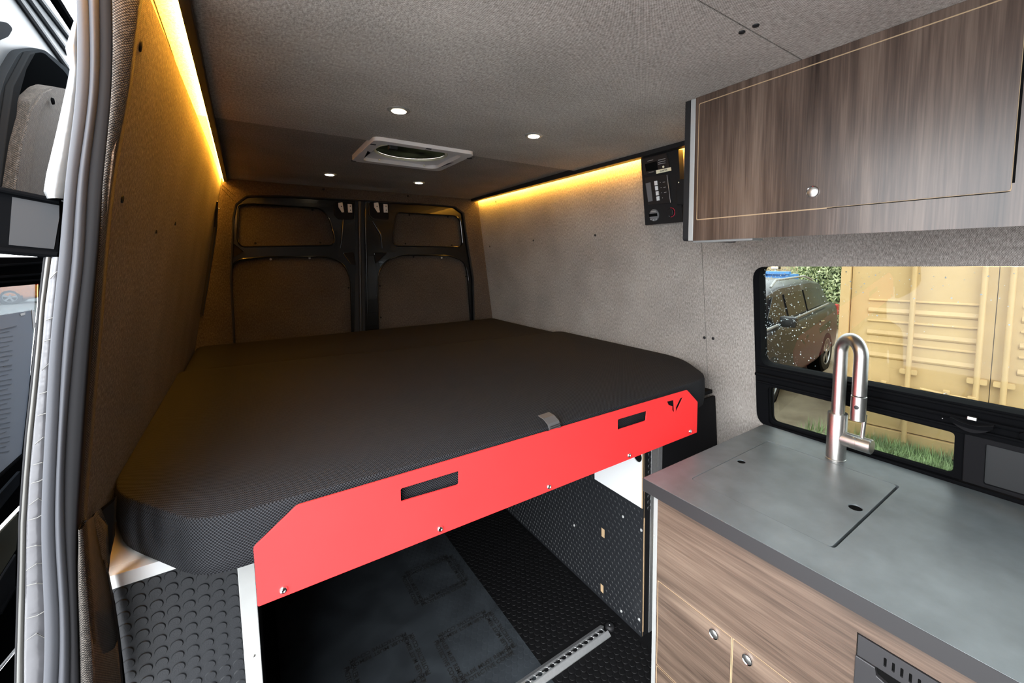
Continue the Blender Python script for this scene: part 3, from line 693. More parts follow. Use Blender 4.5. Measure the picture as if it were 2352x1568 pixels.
def faucet():
    fb = P(1918, 1047, Z=ZK); x0, y0 = fb.x-.012, fb.y
    x0, y0 = P(1919, 1052, Z=ZK).x, P(1919, 1052, Z=ZK).y
    t = thing('faucet', 'brushed steel gooseneck faucet beside the sink cover before the window', 'faucet', (x0, y0, ZK))
    bm = nb(); lathe(bm, (x0, y0, ZK), ZV, [(.0285, 0), (.0285, .003), (.0272, .004), (.0272, .147), (.0262, .1485), (.018, .149)], 36); obj('body', bm, STEEL, t, smooth=True)
    # spout arcs toward the sink (−x) and a little to the front of the van
    base = Vector((x0, y0, ZK+.145))
    ah = P(1966, 960, Z=ZK+.165)           # head bottom centre lies above the cover
    head = PP(1971, 925, Vector((x0, y0, 0)), Vector((-.4, -.92, 0)).orthogonal()) if False else None
    dirv = Vector((-.62, -.78, 0)).normalized()
    # choose reach so that the head lands at pixel u=1971
    best = min(((abs(proj(base+dirv*r+ZV*.06)[0]-1972), r) for r in [k*.001 for k in range(40, 200)]))[1]
    R = best/2; top = ZK+.408-R-.0185
    pts = [base+ZV*(top-base.z)*k/5 for k in range(6)]
    c = Vector((x0, y0, top))+dirv*R
    for k in range(1, 21):
        a = math.pi*k/20; pts.append(c - dirv*R*math.cos(a)+ZV*R*math.sin(a)*1.0)
    endp = pts[-1]; zend = ZK+.205+.03
    pts.append(Vector((endp.x, endp.y, ZK+.235)))
    bm = nb(); tube(bm, pts, .0185, 28); obj('spout', bm, STEEL, t, smooth=True)
    e = pts[-1]
    bm = nb(); cyl(bm, e, -ZV, .0176, .003, 28); obj('joint_ring', bm, BLACKM, t, smooth=True)
    bm = nb(); lathe(bm, e-ZV*.0025, -ZV, [(.0185, 0), (.0195, .001), (.0195, .071), (.018, .0725)], 32); hd = obj('spray_head', bm, STEEL, t, smooth=True)
    q = e-ZV*.033; vd = (EYE-q); vd.z = 0; vd.normalize(); vd = Matrix.Rotation(-.25, 3, 'Z') @ vd
    bm = nb(); lathe(bm, q+vd*.0165, vd, [(.0065, 0), (.006, .0035), (.003, .004)], 16); obj('spray_button', bm, PLASB, hd, smooth=True)
    # side valve and lever, pointing along the counter to the front of the van
    vdir = Vector((-.05, -1, 0)).normalized(); vb = Vector((x0, y0, ZK+.072))
    bm = nb(); lathe(bm, vb+vdir*.012, vdir, [(.0220, 0), (.0220, .046), (.0213, .0465), (.0213, .0475), (.0220, .048), (.0220, .082), (.0205, .0835)], 28); v_ = obj('valve', bm, STEEL, t, smooth=True)
    lb = vb+vdir*.072; bm = nb(); tube(bm, [lb-vdir*.004+ZV*.012, lb+ZV*.092+vdir*.001], [.0062, .0058], 16); obj('lever', bm, STEEL, t, smooth=True)
def proj(p):
    d = Vector(p)-EYE; w = d.dot(FW); return (CX+F*d.dot(RT)/w, CY-F*d.dot(UP)/w)
faucet()

# ------------------------------------------------------------------ window_1
FRM = mk('black_window_frame', (.0034, .0036, .0042), .75, spec=.03)
def window():
    w = sempty('window_1', (xr(.78), .2, .78))
    fo = lambda off: (lambda a, b: fR(a, b)-RN*off)
    up_h = rounded([(-.41, 1.028), (.815, 1.020), (.815, 1.393), (-.41, 1.41)], [.02, .03, .045, .02], 6)
    lo_h = rounded([(.274, .806), (.790, .797), (.790, .937), (.274, .930)], [.02, .03, .018, .012], 5)
    bm = nb(); plate(bm, rounded([(-.42, .776), (.845, .776), (.845, 1.415), (-.425, 1.425)], .05, 6), [up_h, rounded([(-.40, .800), (.793, .790), (.793, .942), (-.40, .935)], .02, 4)], fo(-.0015), RN*.046)
    obj('window_frame', bm, FRM, w, bevel=.002)
    bm = nb(); plate(bm, rounded([(-.05, .8), (.795, .79), (.795, .944), (-.05, .935)], .01, 3), [lo_h, rounded([(-.04, .81), (.205, .807), (.205, .925), (-.04, .925)], .004, 2)], fo(-.012), RN*.012); sa = obj('sliding_sash', bm, FRM, w, bevel=.002)
    bm = nb(); plate(bm, [(.03-.08, .802), (.252, .802), (.252, .94), (-.05, .94)], [rounded([(-.04, .815), (.21, .812), (.21, .925), (-.04, .925)], .004, 2)], fo(.002), RN*.012); fs = obj('screen_frame', bm, BLACKF, w, bevel=.002)
    bm = nb(); plate(bm, [(-.41, .80), (.215, .80), (.215, .94), (-.41, .94)], [], fo(-.006), RN*.002); obj('insect_screen', bm, mk('dark_screen', (.012, .013, .014), .6), w)
    # ridges of the middle rail
    for zz, off, r in ((1.012, .006, .004), (.985, .010, .006), (.955, .006, .004)):
        bm = nb(); tube(bm, [fo(off)(-.42, zz+.006), fo(off)(.832, zz)], r, 8); obj('rail_ridge', bm, FRM, w, smooth=True)
    bm = nb(); tube(bm, [fo(.004)(-.4, .781), fo(.004)(.80, .781)], .004, 8); obj('sill_ridge', bm, FRM, w, smooth=True)
    # latch with crescent handle
    L_ = PR(2232, 972, .02); ly, lz = L_.y, L_.z
    bm = nb(); pts = []
    hw = .042
    up = [(ly+hw-2*hw*k/12, lz+.011-.010*math.sin(math.pi*k/12)) for k in range(13)]
    dn = [(ly-hw+2*hw*k/12, lz+.006-.026*math.sin(math.pi*k/12)**.7) for k in range(13)]
    plate(bm, up+dn, [], fo(.030), RN*.022); la = obj('latch', bm, BLACKF, w, bevel=.002)
    bm = nb(); plate(bm, [(a, b-.001) for a, b in up]+[(a, (b-lz)*.45+lz) for a, b in dn], [], fo(.032), RN*.003); obj('latch_lip', bm, FRM, la)
    bm = nb(); c = fo(.02)(ly, lz+.016); box(bm, (c.x-.004, c.y-.009, c.z-.004), (c.x+.01, c.y+.009, c.z+.004), .001); obj('latch_pin', bm, STEEL, w)
    L2 = PR(2350, 1000, .02); bm = nb(); lathe(bm, fo(.01)(L2.y-.005, L2.z), -RN, [(.012, 0), (.012, .01), (.006, .014)], 20); obj('knob', bm, FRM, w, smooth=True)
    for u, v in ((2165, 960), (1761, 845)):
        c = PR(u, v, .006); bm = nb(); lathe(bm, c, -RN, [(.0025, 0), (.0015, .002)], 8); obj('screw', bm, CHROME, w)
    bm = nb(); plate(bm, rounded([(-.415, 1.01), (.828, 1.005), (.828, 1.39), (-.415, 1.39)], .03, 4), [], fo(-.030), RN*.001); obj('glass', bm, TINT, w)
    bm = nb(); plate(bm, [(.262, .792), (.80, .785), (.80, .945), (.262, .938)], [], fo(-.020), RN*.001); obj('glass', bm, TINT2, w)
    # rain drops on the outside of the glass (countless): one object
    bm = nb(); rnd = random.Random(3)
    for k in range(520):
        if k < 330: a = .815-abs(rnd.gauss(0, .085)); b = rnd.uniform(1.03, 1.375)
        else: a = .80-rnd.random()**1.3*.62; b = 1.375-rnd.random()**1.7*.25
        c = fo(-.0325)(a, b); s = rnd.choice((.0007, .0009, .0011, .0014, .0020))*1.15
        r = bmesh.ops.create_icosphere(bm, subdivisions=1, radius=s, matrix=Matrix.Translation(c))
    o = obj('water_drops', bm, translucent('water_drop', (.75, .78, .8), (.95, .97, 1)), w, smooth='all'); o['kind'] = 'stuff'
window()

# ------------------------------------------------------------------ wheel-box storage on both sides of the garage
def left_box():
    Y = 1.030; zt = .845
    t = thing('storage_box', 'storage box under the left end of the bed, faced in black coin rubber', 'storage box', (-.16, 1.9, 0))
    x0 = -.252; x1 = -.044
    bm = nb(); plate(bm, rect(x0, 0, x1+.01, zt), [], lambda a, b: Vector((a, Y, b)), YV*.015); fr = obj('front_panel', bm, RUB, t)
    cs = []; 
    z = .834; r_ = 0
    while z > .30:
        x = x1-.012 - (0.0 if r_ % 2 == 0 else .0)
        while x > x0: cs.append((x, z)); x -= .0222
        z -= .0232; r_ += 1
    obj('coin_studs', coins(cs, lambda a, b: (a, Y, b), -YV, r=.0096, h=.0022, seg=20), RUB, t, smooth=True)
    bm = nb(); box(bm, (x0, Y-.002, zt), (x1, Y+.03, .870), .001); e = obj('top_trim', bm, WHITE, t); e['label'] = 'white trim board along the top edge'
    bm = nb(); box(bm, (x0, Y+.03, .855), (x1, 2.9, .870)); obj('lid', bm, WHITE, t)
    bm = nb(); box(bm, (x1-.002, Y-.004, 0), (x1+.026, Y+.03, .868), .0012); e = obj('corner_trim', bm, ALUW, t); e['label'] = 'white aluminium corner strip'
    for v in (1505,):
        c = P(583, v, Y=Y-.004); bm = nb(); lathe(bm, c, -YV, [(.0028, 0), (.0024, .0015), (.001, .002)], 12); obj('screw', bm, STEEL, t, smooth=True)
    bm = nb(); box(bm, (x1+.012, Y+.03, 0), (x1+.024, 2.9, .855)); obj('side_panel', bm, BLACKF, t)
left_box()
def right_box():
    X = 1.130; Y = 1.012
    t = thing('storage_box', 'storage box under the right end of the bed, black coin rubber with white upper panel', 'storage box', (1.35, 1.9, 0))
    fx = lambda x: (lambda a, b: Vector((x, a, b)))
    zt = .845
    def slot(u0, v0, u1, v1):
        a = P(u0, v0, X=X); b = P(u1, v1, X=X); return [(b.y, b.z), (a.y, b.z), (a.y, a.z), (b.y, a.z)]
    s1 = slot(1380, 1210, 1388.5, 1238); s2 = slot(1378, 1338, 1386, 1365)
    bm = nb(); plate(bm, rect(Y, 0, 2.9, zt), [s1, s2], fx(X), XV*.004); obj('side_panel', bm, RUB, t)
    bm = nb(); plate(bm, rect(Y+.0015, 0, 2.9, zt), [], fx(X+.004), XV*.004); obj('side_board', bm, PLY, t)
    bm = nb(); plate(bm, rect(Y, 0, 2.9, zt), [], fx(X+.008), XV*.008); obj('inner_board', bm, BLACKF, t)
    cs = []; z = .012; r_ = 0
    while z < .72:
        y = Y+.014+(.0115 if r_ % 2 else 0)
        while y < 2.1:
            if not (y < 1.285 and z > .50) and not any(min(q[0] for q in s)-.009 < y < max(q[0] for q in s)+.009 and min(q[1] for q in s)-.006 < z < max(q[1] for q in s)+.006 for s in (s1, s2)): cs.append((y, z))
            y += .023
        z += .0205; r_ += 1
    obj('coin_studs', coins(cs, fx(X), -XV, r=.0098, h=.0018), RUB, t, smooth=True)
    hc = P(1465, 1047, X=X-.004)
    ov = [(hc.y+.021*math.cos(2*math.pi*k/28), hc.z+.021*math.sin(2*math.pi*k/28)) for k in range(28)]
    bm = nb(); plate(bm, rect(Y+.003, .511, 1.273, .84), [ov], fx(X-.006), XV*.006); wp = obj('upper_panel', bm, WHITE, t, bevel=.0008); wp['label'] = 'white upper panel with a round hole'
    bm = nb(); plate(bm, ov, [], fx(X-.002), XV*.002); obj('hole', bm, GAPB, wp)
    bm = nb(); box(bm, (X-.006, Y-.001, .511), (X-.002, Y+.003, .84)); obj('panel_edge', bm, PLY, wp)
    bm = nb(); box(bm, (X+.004, Y-.002, .02), (X+.0085, Y+.001, .47)); obj('board_edge', bm, PLY, t)
    for u, v in ((1319, 1206), (1431, 1186), (1427, 1403), (1468, 1422), (1473, 1217)):
        c = P(u, v, X=X-.002); bm = nb(); lathe(bm, c, -XV, [(.006, 0), (.005, .002), (.002, .003)], 12); obj('bolt', bm, ALUW, t, smooth=True)
    # front face
    bm = nb(); plate(bm, [(X+.016, 0), (xr(0)-.012, 0), (xr(zt)-.006, zt), (X+.016, zt)], [], lambda a, b: Vector((a, Y, b)), YV*.012); obj('front_panel', bm, BLACKF, t)
    cs = [(X+.032+.023*i, .50+.023*j) for i in range(2) for j in range(15) if i == 0]
    obj('coin_studs', coins(cs, lambda a, b: (a, Y, b), -YV, r=.0098, h=.002), RUB, t, smooth=True)
    bm = nb(); box(bm, (1.168, Y-.003, 0), (1.205, Y+.001, zt), .0008); box(bm, (1.2055, Y-.003, 0), (1.229, Y-.0005, zt), .0006); e = obj('corner_trim', bm, ALU, t)
    bm = nb(); box(bm, (X, Y+.012, .855), (1.56, 2.9, .870)); obj('lid', bm, BLACKF, t)
right_box()
# ------------------------------------------------------------------ bed: frame with red front panel, two mattress sections
def bed():
    Y = .872
    t = thing('bed_frame', 'bed platform with a long red metal front panel bolted along its edge', 'bed frame', (.6, 1.9, .815))
    pts = [P(u, v, Y=Y) for u, v in ((593, 1393), (580, 1258), (683, 1160), (1578, 896), (1603, 923), (1600, 993))]
    zb = .815; zt = .9775; xa = -.015; xb = 1.2435
    outer = rounded([(xa, zb), (xa, .925), (.053, zt), (1.184, zt), (xb, .9245), (xb, zb)], [.003, .004, .004, .004, .004, .003], 3)
    def q(us, r): return rounded([(P(u, v, Y=Y).x, P(u, v, Y=Y).z) for u, v in us], r, 4)
    h1 = q([(920, 1122), (1054, 1081), (1054, 1113), (921, 1152)], .004); h2 = q([(1419, 963), (1486, 943), (1484, 966), (1419, 987)], .004)
    def l5(x, y): return (1180+x*.2041, 900+y*.2041)
    lg1 = q([l5(1727, 108), l5(1806, 88), l5(1812, 238), l5(1786, 205), l5(1786, 160), l5(1760, 152), l5(1745, 148)], 0)
    lg2 = q([l5(1827, 238), l5(1826, 172), l5(1876, 70), l5(1915, 52)], 0)
    bm = nb(); plate(bm, outer, [h1, h2, lg1, lg2], lambda a, b: Vector((a, Y, b)), YV*.004)
    rp = obj('front_panel', bm, RED, t, bevel=.0006); rp['label'] = 'bright red sheet metal panel with two hand slots and a cut-out emblem'
    for u, v in ((651, 1354), (1011, 1214), (1261, 1117), (1445, 1045), (1585, 990)):
        c = P(u, v, Y=Y); bm = nb(); lathe(bm, c, -YV, [(.0068, 0), (.0068, .0012), (.0052, .0035), (.0028, .0042), (.0026, .0026)], 20); obj('bolt', bm, CHROME, t, smooth=True)
    bm = nb(); box(bm, (xa+.005, Y+.005, .817), (xb-.005, Y+.045, .868), .001); obj('front_rail', bm, BLACKF, t)
    bm = nb(); box(bm, (-.040, Y+.045, .8715), (1.20, 2.93, .8785)); obj('deck', bm, BLACKF, t)
    for y in (1.35, 1.9, 2.4, 2.88):
        bm = nb(); box(bm, (-.018, y, .83), (1.128, y+.04, .871)); obj('slat', bm, BLACKF, t)
    return t
bed()
def mattress(outline, z0, z1, rings, wave=0):
    """soft slab: outline CCW in xy; rings of (inset, height)"""
    N = 220
    o = [Vector((x, y, 0)) for x, y in outline]; L = [0]
    for i in range(len(o)): L.append(L[-1]+(o[(i+1) % len(o)]-o[i]).length)
    T = L[-1]; pts = []; k = 0
    for n in range(N):
        s = T*n/N
        while L[k+1] < s: k += 1
        q = (s-L[k])/(L[k+1]-L[k]); pts.append(o[k].lerp(o[(k+1) % len(o)], q))
    x0, x1 = min(p.x for p in pts), max(p.x for p in pts); y0, y1 = min(p.y for p in pts), max(p.y for p in pts); mg = .30
    nrm = []
    for p in pts:                                   # inward: towards a core rectangle, so the rings never cross
        q = Vector((min(max(p.x, x0+mg), x1-mg), min(max(p.y, y0+mg), y1-mg), 0)); nrm.append((q-p).normalized())
    bm = nb(); uv = bm.loops.layers.uv.new('UVMap'); R = []; prof = [0]
    for j, (ins, z) in enumerate(rings):
        R.append([bm.verts.new(pts[i]+nrm[i]*ins+ZV*(z + wave*math.sin(i*2*math.pi*7/N)*(.3 if j else 0))) for i in range(N)])
        if j: prof.append(prof[-1]+math.hypot(ins-rings[j-1][0], z-rings[j-1][1]))
    side = len(rings)
    for j in range(len(R)-1):
        for i in range(N):
            f = bm.faces.new([R[j][i], R[j][(i+1) % N], R[j+1][(i+1) % N], R[j+1][i]])
            flat = abs(rings[j+1][1]-rings[j][1]) < .35*abs(rings[j+1][0]-rings[j][0])
            for l, (ii, jj) in zip(f.loops, ((i, j), (i+1, j), (i+1, j+1), (i, j+1))):
                if flat: l[uv].uv = (l.vert.co.x, l.vert.co.y)
                else: l[uv].uv = (T*ii/N, prof[jj])
    for ring, rev in ((R[0], True), (R[-1], False)):
        f = bm.faces.new(ring[::-1] if rev else ring)
        for l in f.loops: l[uv].uv = (l.vert.co.x, l.vert.co.y)
    bmesh.ops.triangulate(bm, faces=[f for f in bm.faces if len(f.verts) > 4])
    bmesh.ops.recalc_face_normals(bm, faces=bm.faces)
    return bm
prof_m = [(.012, .8715), (.000, .877), (-.004, .900), (-.005, .935), (-.003, .966), (.0000, .9775), (.0015, .9795), (.0045, .9800), (.03, .9845), (.06, .989), (.10, .992), (.15, .994)]
front_o = rounded([(-.236, 2.232), (-.236, 1.14), (-.088, .908), (.62, .884), (1.37, .915), (1.552, 1.175), (1.552, 2.05)], [.006, .08, .05, .3, .08, .12, .006], 8)
rear_o = rounded([(-.236, 2.94), (-.236, 2.246), (1.552, 2.055), (1.552, 2.94)], [.04,.008,.008,.04], 8)
o = obj('mattress', mattress(front_o, 0, 0, prof_m), MESHF, smooth='all', keepuv=True); tag(o, 'wide black mesh mattress section at the front, behind the red panel', 'mattress')
mf = o
prof_r = [(.03, .8715), (.008, .878), (-.002, .905), (-.003, .93), (.0, .948), (.010, .962), (.025, .968), (.06, .971), (.10, .973)]
o = obj('mattress', mattress(rear_o, 0, 0, prof_r), MESHF, smooth='all', keepuv=True); tag(o, 'black mesh mattress section at the rear, against the back doors', 'mattress')
# piping seam around the top edge of the front section
def strap():
    a = P(1262, 978, Y=.878); 
    t = thing('mattress_strap', 'short ribbed black strap hooked over the mattress edge above the red panel', 'strap', (a.x, .88, .95))
    bm = nb(); yy = [(.8765, .955), (.8760, .975), (.884, .990), (.905, .9985), (.93, 1.0)]
    A = [Vector((a.x, y, z)) for y, z in yy]; B = [Vector((a.x+.034, y-.002, z+.003)) for y, z in yy]
    strip(bm, A, B, Vector((0, .003, -.002))); obj('webbing', bm, mk('strap_grey', (.05, .05, .052), .5), t)
    for k in range(6):
        z = .958+.0055*k
        bm = nb(); tube(bm, [(a.x, .8745, z), (a.x+.034, .8735, z+.003)], .0012, 5); obj('rib', bm, BLACKM, t)
    bm = nb(); box(bm, (a.x-.012, .8735, .950), (a.x-.001, .8755, .978), .0015); obj('hook', bm, PLASB, t)
strap()
# ------------------------------------------------------------------ garage floor: protective film with print, L-track
def film():
    xe = .762
    t = thing('protective_film', 'clear protective film with black printed wording laid over the rubber floor', 'floor film', (.42, 1.6, 0.001))
    bm = nb(); plate(bm, [(.02, .75), (xe, .75), (xe+.001, 1.4), (xe-.002, 2.85), (.02, 2.85)], [], cz(.0032), -ZV*.0004); obj('sheet', bm, FILM, t)
    lines = ['DEALER MUST REMOVE', 'PROTECTIVE COVER']
    def square(cx, cy, s, rot=0):
        for k in range(4):
            a = rot + math.pi/2*k; c, s_ = math.cos(a), math.sin(a)
            for j, ln in enumerate(lines):
                f = lambda p, q, c=c, s_=s_, j=j: Vector((cx + c*p - s_*(q-s/2+(-.011 if j else .011)), cy + s_*p + c*(q-s/2+(-.011 if j else .011)), .0040))
                obj('lettering', text_bm(ln, .0215, f, ZV), INKB, t)
    square(.610, 1.355, .205, 0); square(.610, 1.76, .205, 0); square(.32, 1.44, .205, 0); square(.46, 1.05, .205)
film()
def ltrack():
    y = 1.112; x0 = .42; x1 = 1.040
    t = thing('cargo_track', 'aluminium tie-down track with round holes bolted across the dark floor', 'cargo track', (.73, y, 0))
    bm = nb(); circ = lambda x, r: [(x+r*math.cos(2*math.pi*k/14), y+r*math.sin(2*math.pi*k/14)) for k in range(14)]
    xs = [x0+.012+.0254*k for k in range(24)]
    f = lambda a, b: Vector((a, b, .0125 - max(0, abs(b-y)-.011)*.55))
    plate(bm, rect(x0, y-.0115, x1-.012, y+.0115), [circ(x, .0085) for x in xs], cz(.0125), -ZV*.002); obj('slotted_rail', bm, ALU, t, bevel=.0006)
    bm = nb(); 
    for s in (-1, 1):
        pr = [(.0115, .0125), (.0135, .0120), (.0295, .0035), (.0295, .0005), (.0115, .0005)]
        A = [bm.verts.new((x0, y+s*a, b)) for a, b in pr]; B = [bm.verts.new((x1, y+s*a, b)) for a, b in pr]
        for k in range(5): bm.faces.new([A[k], A[(k+1) % 5], B[(k+1) % 5], B[k]])
        bm.faces.new(A); bm.faces.new(B)
    bmesh.ops.recalc_face_normals(bm, faces=bm.faces); obj('flange', bm, ALU, t)
    bm = nb(); box(bm, (x0, y-.011, .0006), (x1-.01, y+.011, .0025)); obj('channel_floor', bm, BLACKF, t)
    bm = nb()
    for x in xs[:-1]: lathe(bm, (x+.0127, y, .0122), ZV, [(.0042, 0), (.0035, .002), (.001, .0028)], 10)
    obj('rail_lips', bm, CHROME, t, smooth=True)
    f = lambda a, b: Vector((.64 + a, y-.019+b, .0098))
    c = P(1408, 1447, Z=.02); bm = nb(); lathe(bm, (1.062, y+.0, .0), ZV, [(.018, 0), (.018, .008), (.012, .014), (.004, .015)], 20); rb = obj('end_plug', bm, BLACKM, t, smooth=True)
    bm = nb(); lathe(bm, (1.062, y, .0148), ZV, [(.004, 0), (.003, .002)], 10); obj('bolt', bm, CHROME, rb)
ltrack()

# ------------------------------------------------------------------ sliding-door jamb on the left
rows = [(-80, 172, 200, 226, 255, 325), (0, 176, 203, 228, 257, 320), (100, 178, 207, 230, 259, 303), (200, 177, 208, 230, 257, 297), (300, 165, 195, 217, 248, 274), (400, 150, 178, 202, 236, 257), (500, 143, 171, 198, 229, 246), (600, 135, 167, 195, 222, 237), (700, 124, 153, 180, 210, 230), (800, 113, 143, 169, 203, 222), (900, 108, 138, 160, 195, 213), (1000, 103, 133, 152, 188, 205), (1100, 97, 128, 148, 182, 195), (1200, 93, 124, 148, 175, 188), (1280, 95, 128, 152, 172, 186), (1350, 99, 134, 158, 176, 190), (1420, 103, 138, 162, 178, 195), (1500, 103, 138, 163, 180, 200), (1600, 98, 132, 160, 182, 205)]
def resample(rs, n=64):
    v0, v1 = rs[0][0], rs[-1][0]; out = []
    for i in range(n+1):
        v = v0+(v1-v0)*i/n
        for a, b in zip(rs, rs[1:]):
            if a[0] <= v <= b[0]:
                q = (v-a[0])/(b[0]-a[0]); out.append([a[j]+(b[j]-a[j])*q for j in range(len(a))]); break
    for _ in range(10):
        out = [out[0]]+[[o[i][0]]+[(o[i-1][j]+2*o[i][j]+o[i+1][j])/4 for j in range(1, len(o[i]))] for o in (out,) for i in range(1, len(out)-1)]+[out[-1]]
    return out
rows = resample(rows)
def col(k, Y): return [P(r[k], r[0], Y=Y) for r in rows]
s0, s1, s2, s3, s4 = [col(k, .80) for k in (1, 2, 3, 4, 5)]
def lobe(A, B, bulge, name, mat, parent=None, seg=7):
    bm = nb(); rr = []
    for j in range(seg+1):
        q = j/seg; rr.append([bm.verts.new(a.lerp(b, q)-YV*bulge*math.sin(math.pi*q)) for a, b in zip(A, B)])
    for a, b in zip(rr, rr[1:]):
        for i in range(len(A)-1): bm.faces.new([a[i], a[i+1], b[i+1], b[i]])
    # closed back
    bk = [[bm.verts.new(a+YV*.02) for a in A], [bm.verts.new(b+YV*.02) for b in B]]
    for i in range(len(A)-1):
        bm.faces.new([bk[0][i], bk[1][i], bk[1][i+1], bk[0][i+1]])
        bm.faces.new([rr[0][i+1], rr[0][i], bk[0][i], bk[0][i+1]]); bm.faces.new([rr[-1][i], rr[-1][i+1], bk[1][i+1], bk[1][i]])
    bmesh.ops.recalc_face_normals(bm, faces=bm.faces)
    return obj(name, bm, mat, parent, smooth='all')
sl = lobe(s0, s1, .0035, 'trim_3', SEALM); struct(sl)
lobe(s1, s2, .0055, 'seal_bulb', SEALM, sl); lobe(s2, s3, .002, 'seal_flange', BLACKF, sl)
# tweed-wrapped edge between seal and wall (stops where the lower flap begins)
n = max(i for i, r in enumerate(rows) if r[0] <= 1212)
jy = [.785+.075*max(0, min(1, r[0]/1200)) for r in rows[:n+1]]
e3 = [P(r[4]+1, r[0], Y=y-.012) for r, y in zip(rows, jy)]; ew = [P(r[5]+1, r[0], Y=y-.002) for r, y in zip(rows, jy)]
lobe(e3, ew, .005, 'trim_4', FABC); struct(bpy.data.objects['trim_4'])
# lower wrapped flap
fl = [((180, 1212), (206, 1200)), ((180, 1250), (214, 1240)), ((178, 1300), (226, 1295)), ((178, 1350), (238, 1338)), ((180, 1420), (250, 1410)), ((182, 1500), (263, 1490)), ((184, 1600), (272, 1600))]
A = [P(*a, Y=.805) for a, b in fl]; M_ = [P(a[0]+.36*(b[0]-a[0]), a[1], Y=.80) for a, b in fl]; B = [P(*b, Y=.90) for a, b in fl]
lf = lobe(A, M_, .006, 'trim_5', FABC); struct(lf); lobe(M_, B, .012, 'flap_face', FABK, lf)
A = [P(*a, Y=.93) for a in ((214, 1186), (222, 1220), (232, 1270), (238, 1320))]; B = [P(*a, Y=.95) for a in ((224, 1180), (240, 1220), (243, 1270), (243, 1318))]
lobe(A, B, .004, 'fabric_fold', FABC, lf)
A = [P(*a, Y=.97) for a in ((205, 1195), (214, 1240), (230, 1300), (240, 1330), (252, 1400), (262, 1480), (272, 1600))]; B = [P(*a, Y=1.0) for a in ((262, 1150), (258, 1240), (247, 1290), (243, 1330), (258, 1400), (270, 1480), (284, 1600))]
lobe(A, B, .003, 'dark_gusset', BLACKF, lf)
# body flange wrapped in crinkled clear film, with pale painted lip
WRAP = mk('crinkled_clear_wrap', (.055, .055, .06), .25, metal=.2, bump=1.0, bscale=35)
LIP = mk('pale_painted_lip', (.055, .054, .050), .35)
A = [P(u, v, Y=.83) for v, u in ((590, 119), (700, 104), (800, 96), (900, 86), (1000, 76), (1100, 67), (1200, 61), (1300, 59), (1400, 57), (1500, 55), (1600, 55))]
B = [P(u, v, Y=.83) for v, u in ((590, 150), (700, 140), (800, 128), (900, 122), (1000, 116), (1100, 110), (1200, 106), (1300, 110), (1400, 115), (1500, 115), (1600, 112))]
wf = lobe(A, B, .004, 'trim_6', WRAP); struct(wf)
A2 = [P(u, v, Y=.84) for v, u in ((590, 105), (700, 92), (800, 83), (900, 73), (1000, 62), (1100, 54), (1200, 47), (1300, 45), (1400, 42), (1500, 39), (1600, 37))]
B2 = [P(u, v, Y=.84) for v, u in ((590, 118), (700, 103), (800, 95), (900, 85), (1000, 75), (1100, 66), (1200, 60), (1300, 58), (1400, 56), (1500, 54), (1600, 54))]
lobe(A2, B2, .002, 'painted_lip', LIP, wf)
A3 = [p-XV*.003+YV*.004 for p in A2]; lobe(A3, A2, .001, 'dark_line', BLACKF, wf)
A = [P(u, v, Y=.83) for v, u in ((-60, 185), (30, 176), (60, 165), (110, 150), (160, 160), (200, 152), (300, 130), (400, 106), (440, 100), (456, 108))]
B = [P(u, v, Y=.83) for v, u in ((-60, 195), (30, 190), (60, 190), (110, 190), (160, 190), (200, 190), (300, 180), (400, 165), (440, 160), (456, 150))]
lobe(A, B, .006, 'wrap_upper', mk('crinkled_white_wrap', (.085, .088, .09), .25, bump=1.0, bscale=30), wf)
for k, v in enumerate((640, 735, 784, 850, 905, 955, 1020, 1068, 1110, 1160, 1195, 1258, 1310, 1345, 1420, 1470)):
    u0 = 119-(v-590)*.092 if v < 1200 else 60; u1 = 150-(v-590)*.07 if v < 1200 else 108
    bm = nb(); tube(bm, [P(u0+1, v, Y=.824), P((u0+u1)/2, v+(-6 if k % 3 else -16), Y=.822), P(u1-3, v+(-5 if k % 2 else -18), Y=.824)], .0006, 6); obj('crease', bm, LIP, wf, smooth=True)

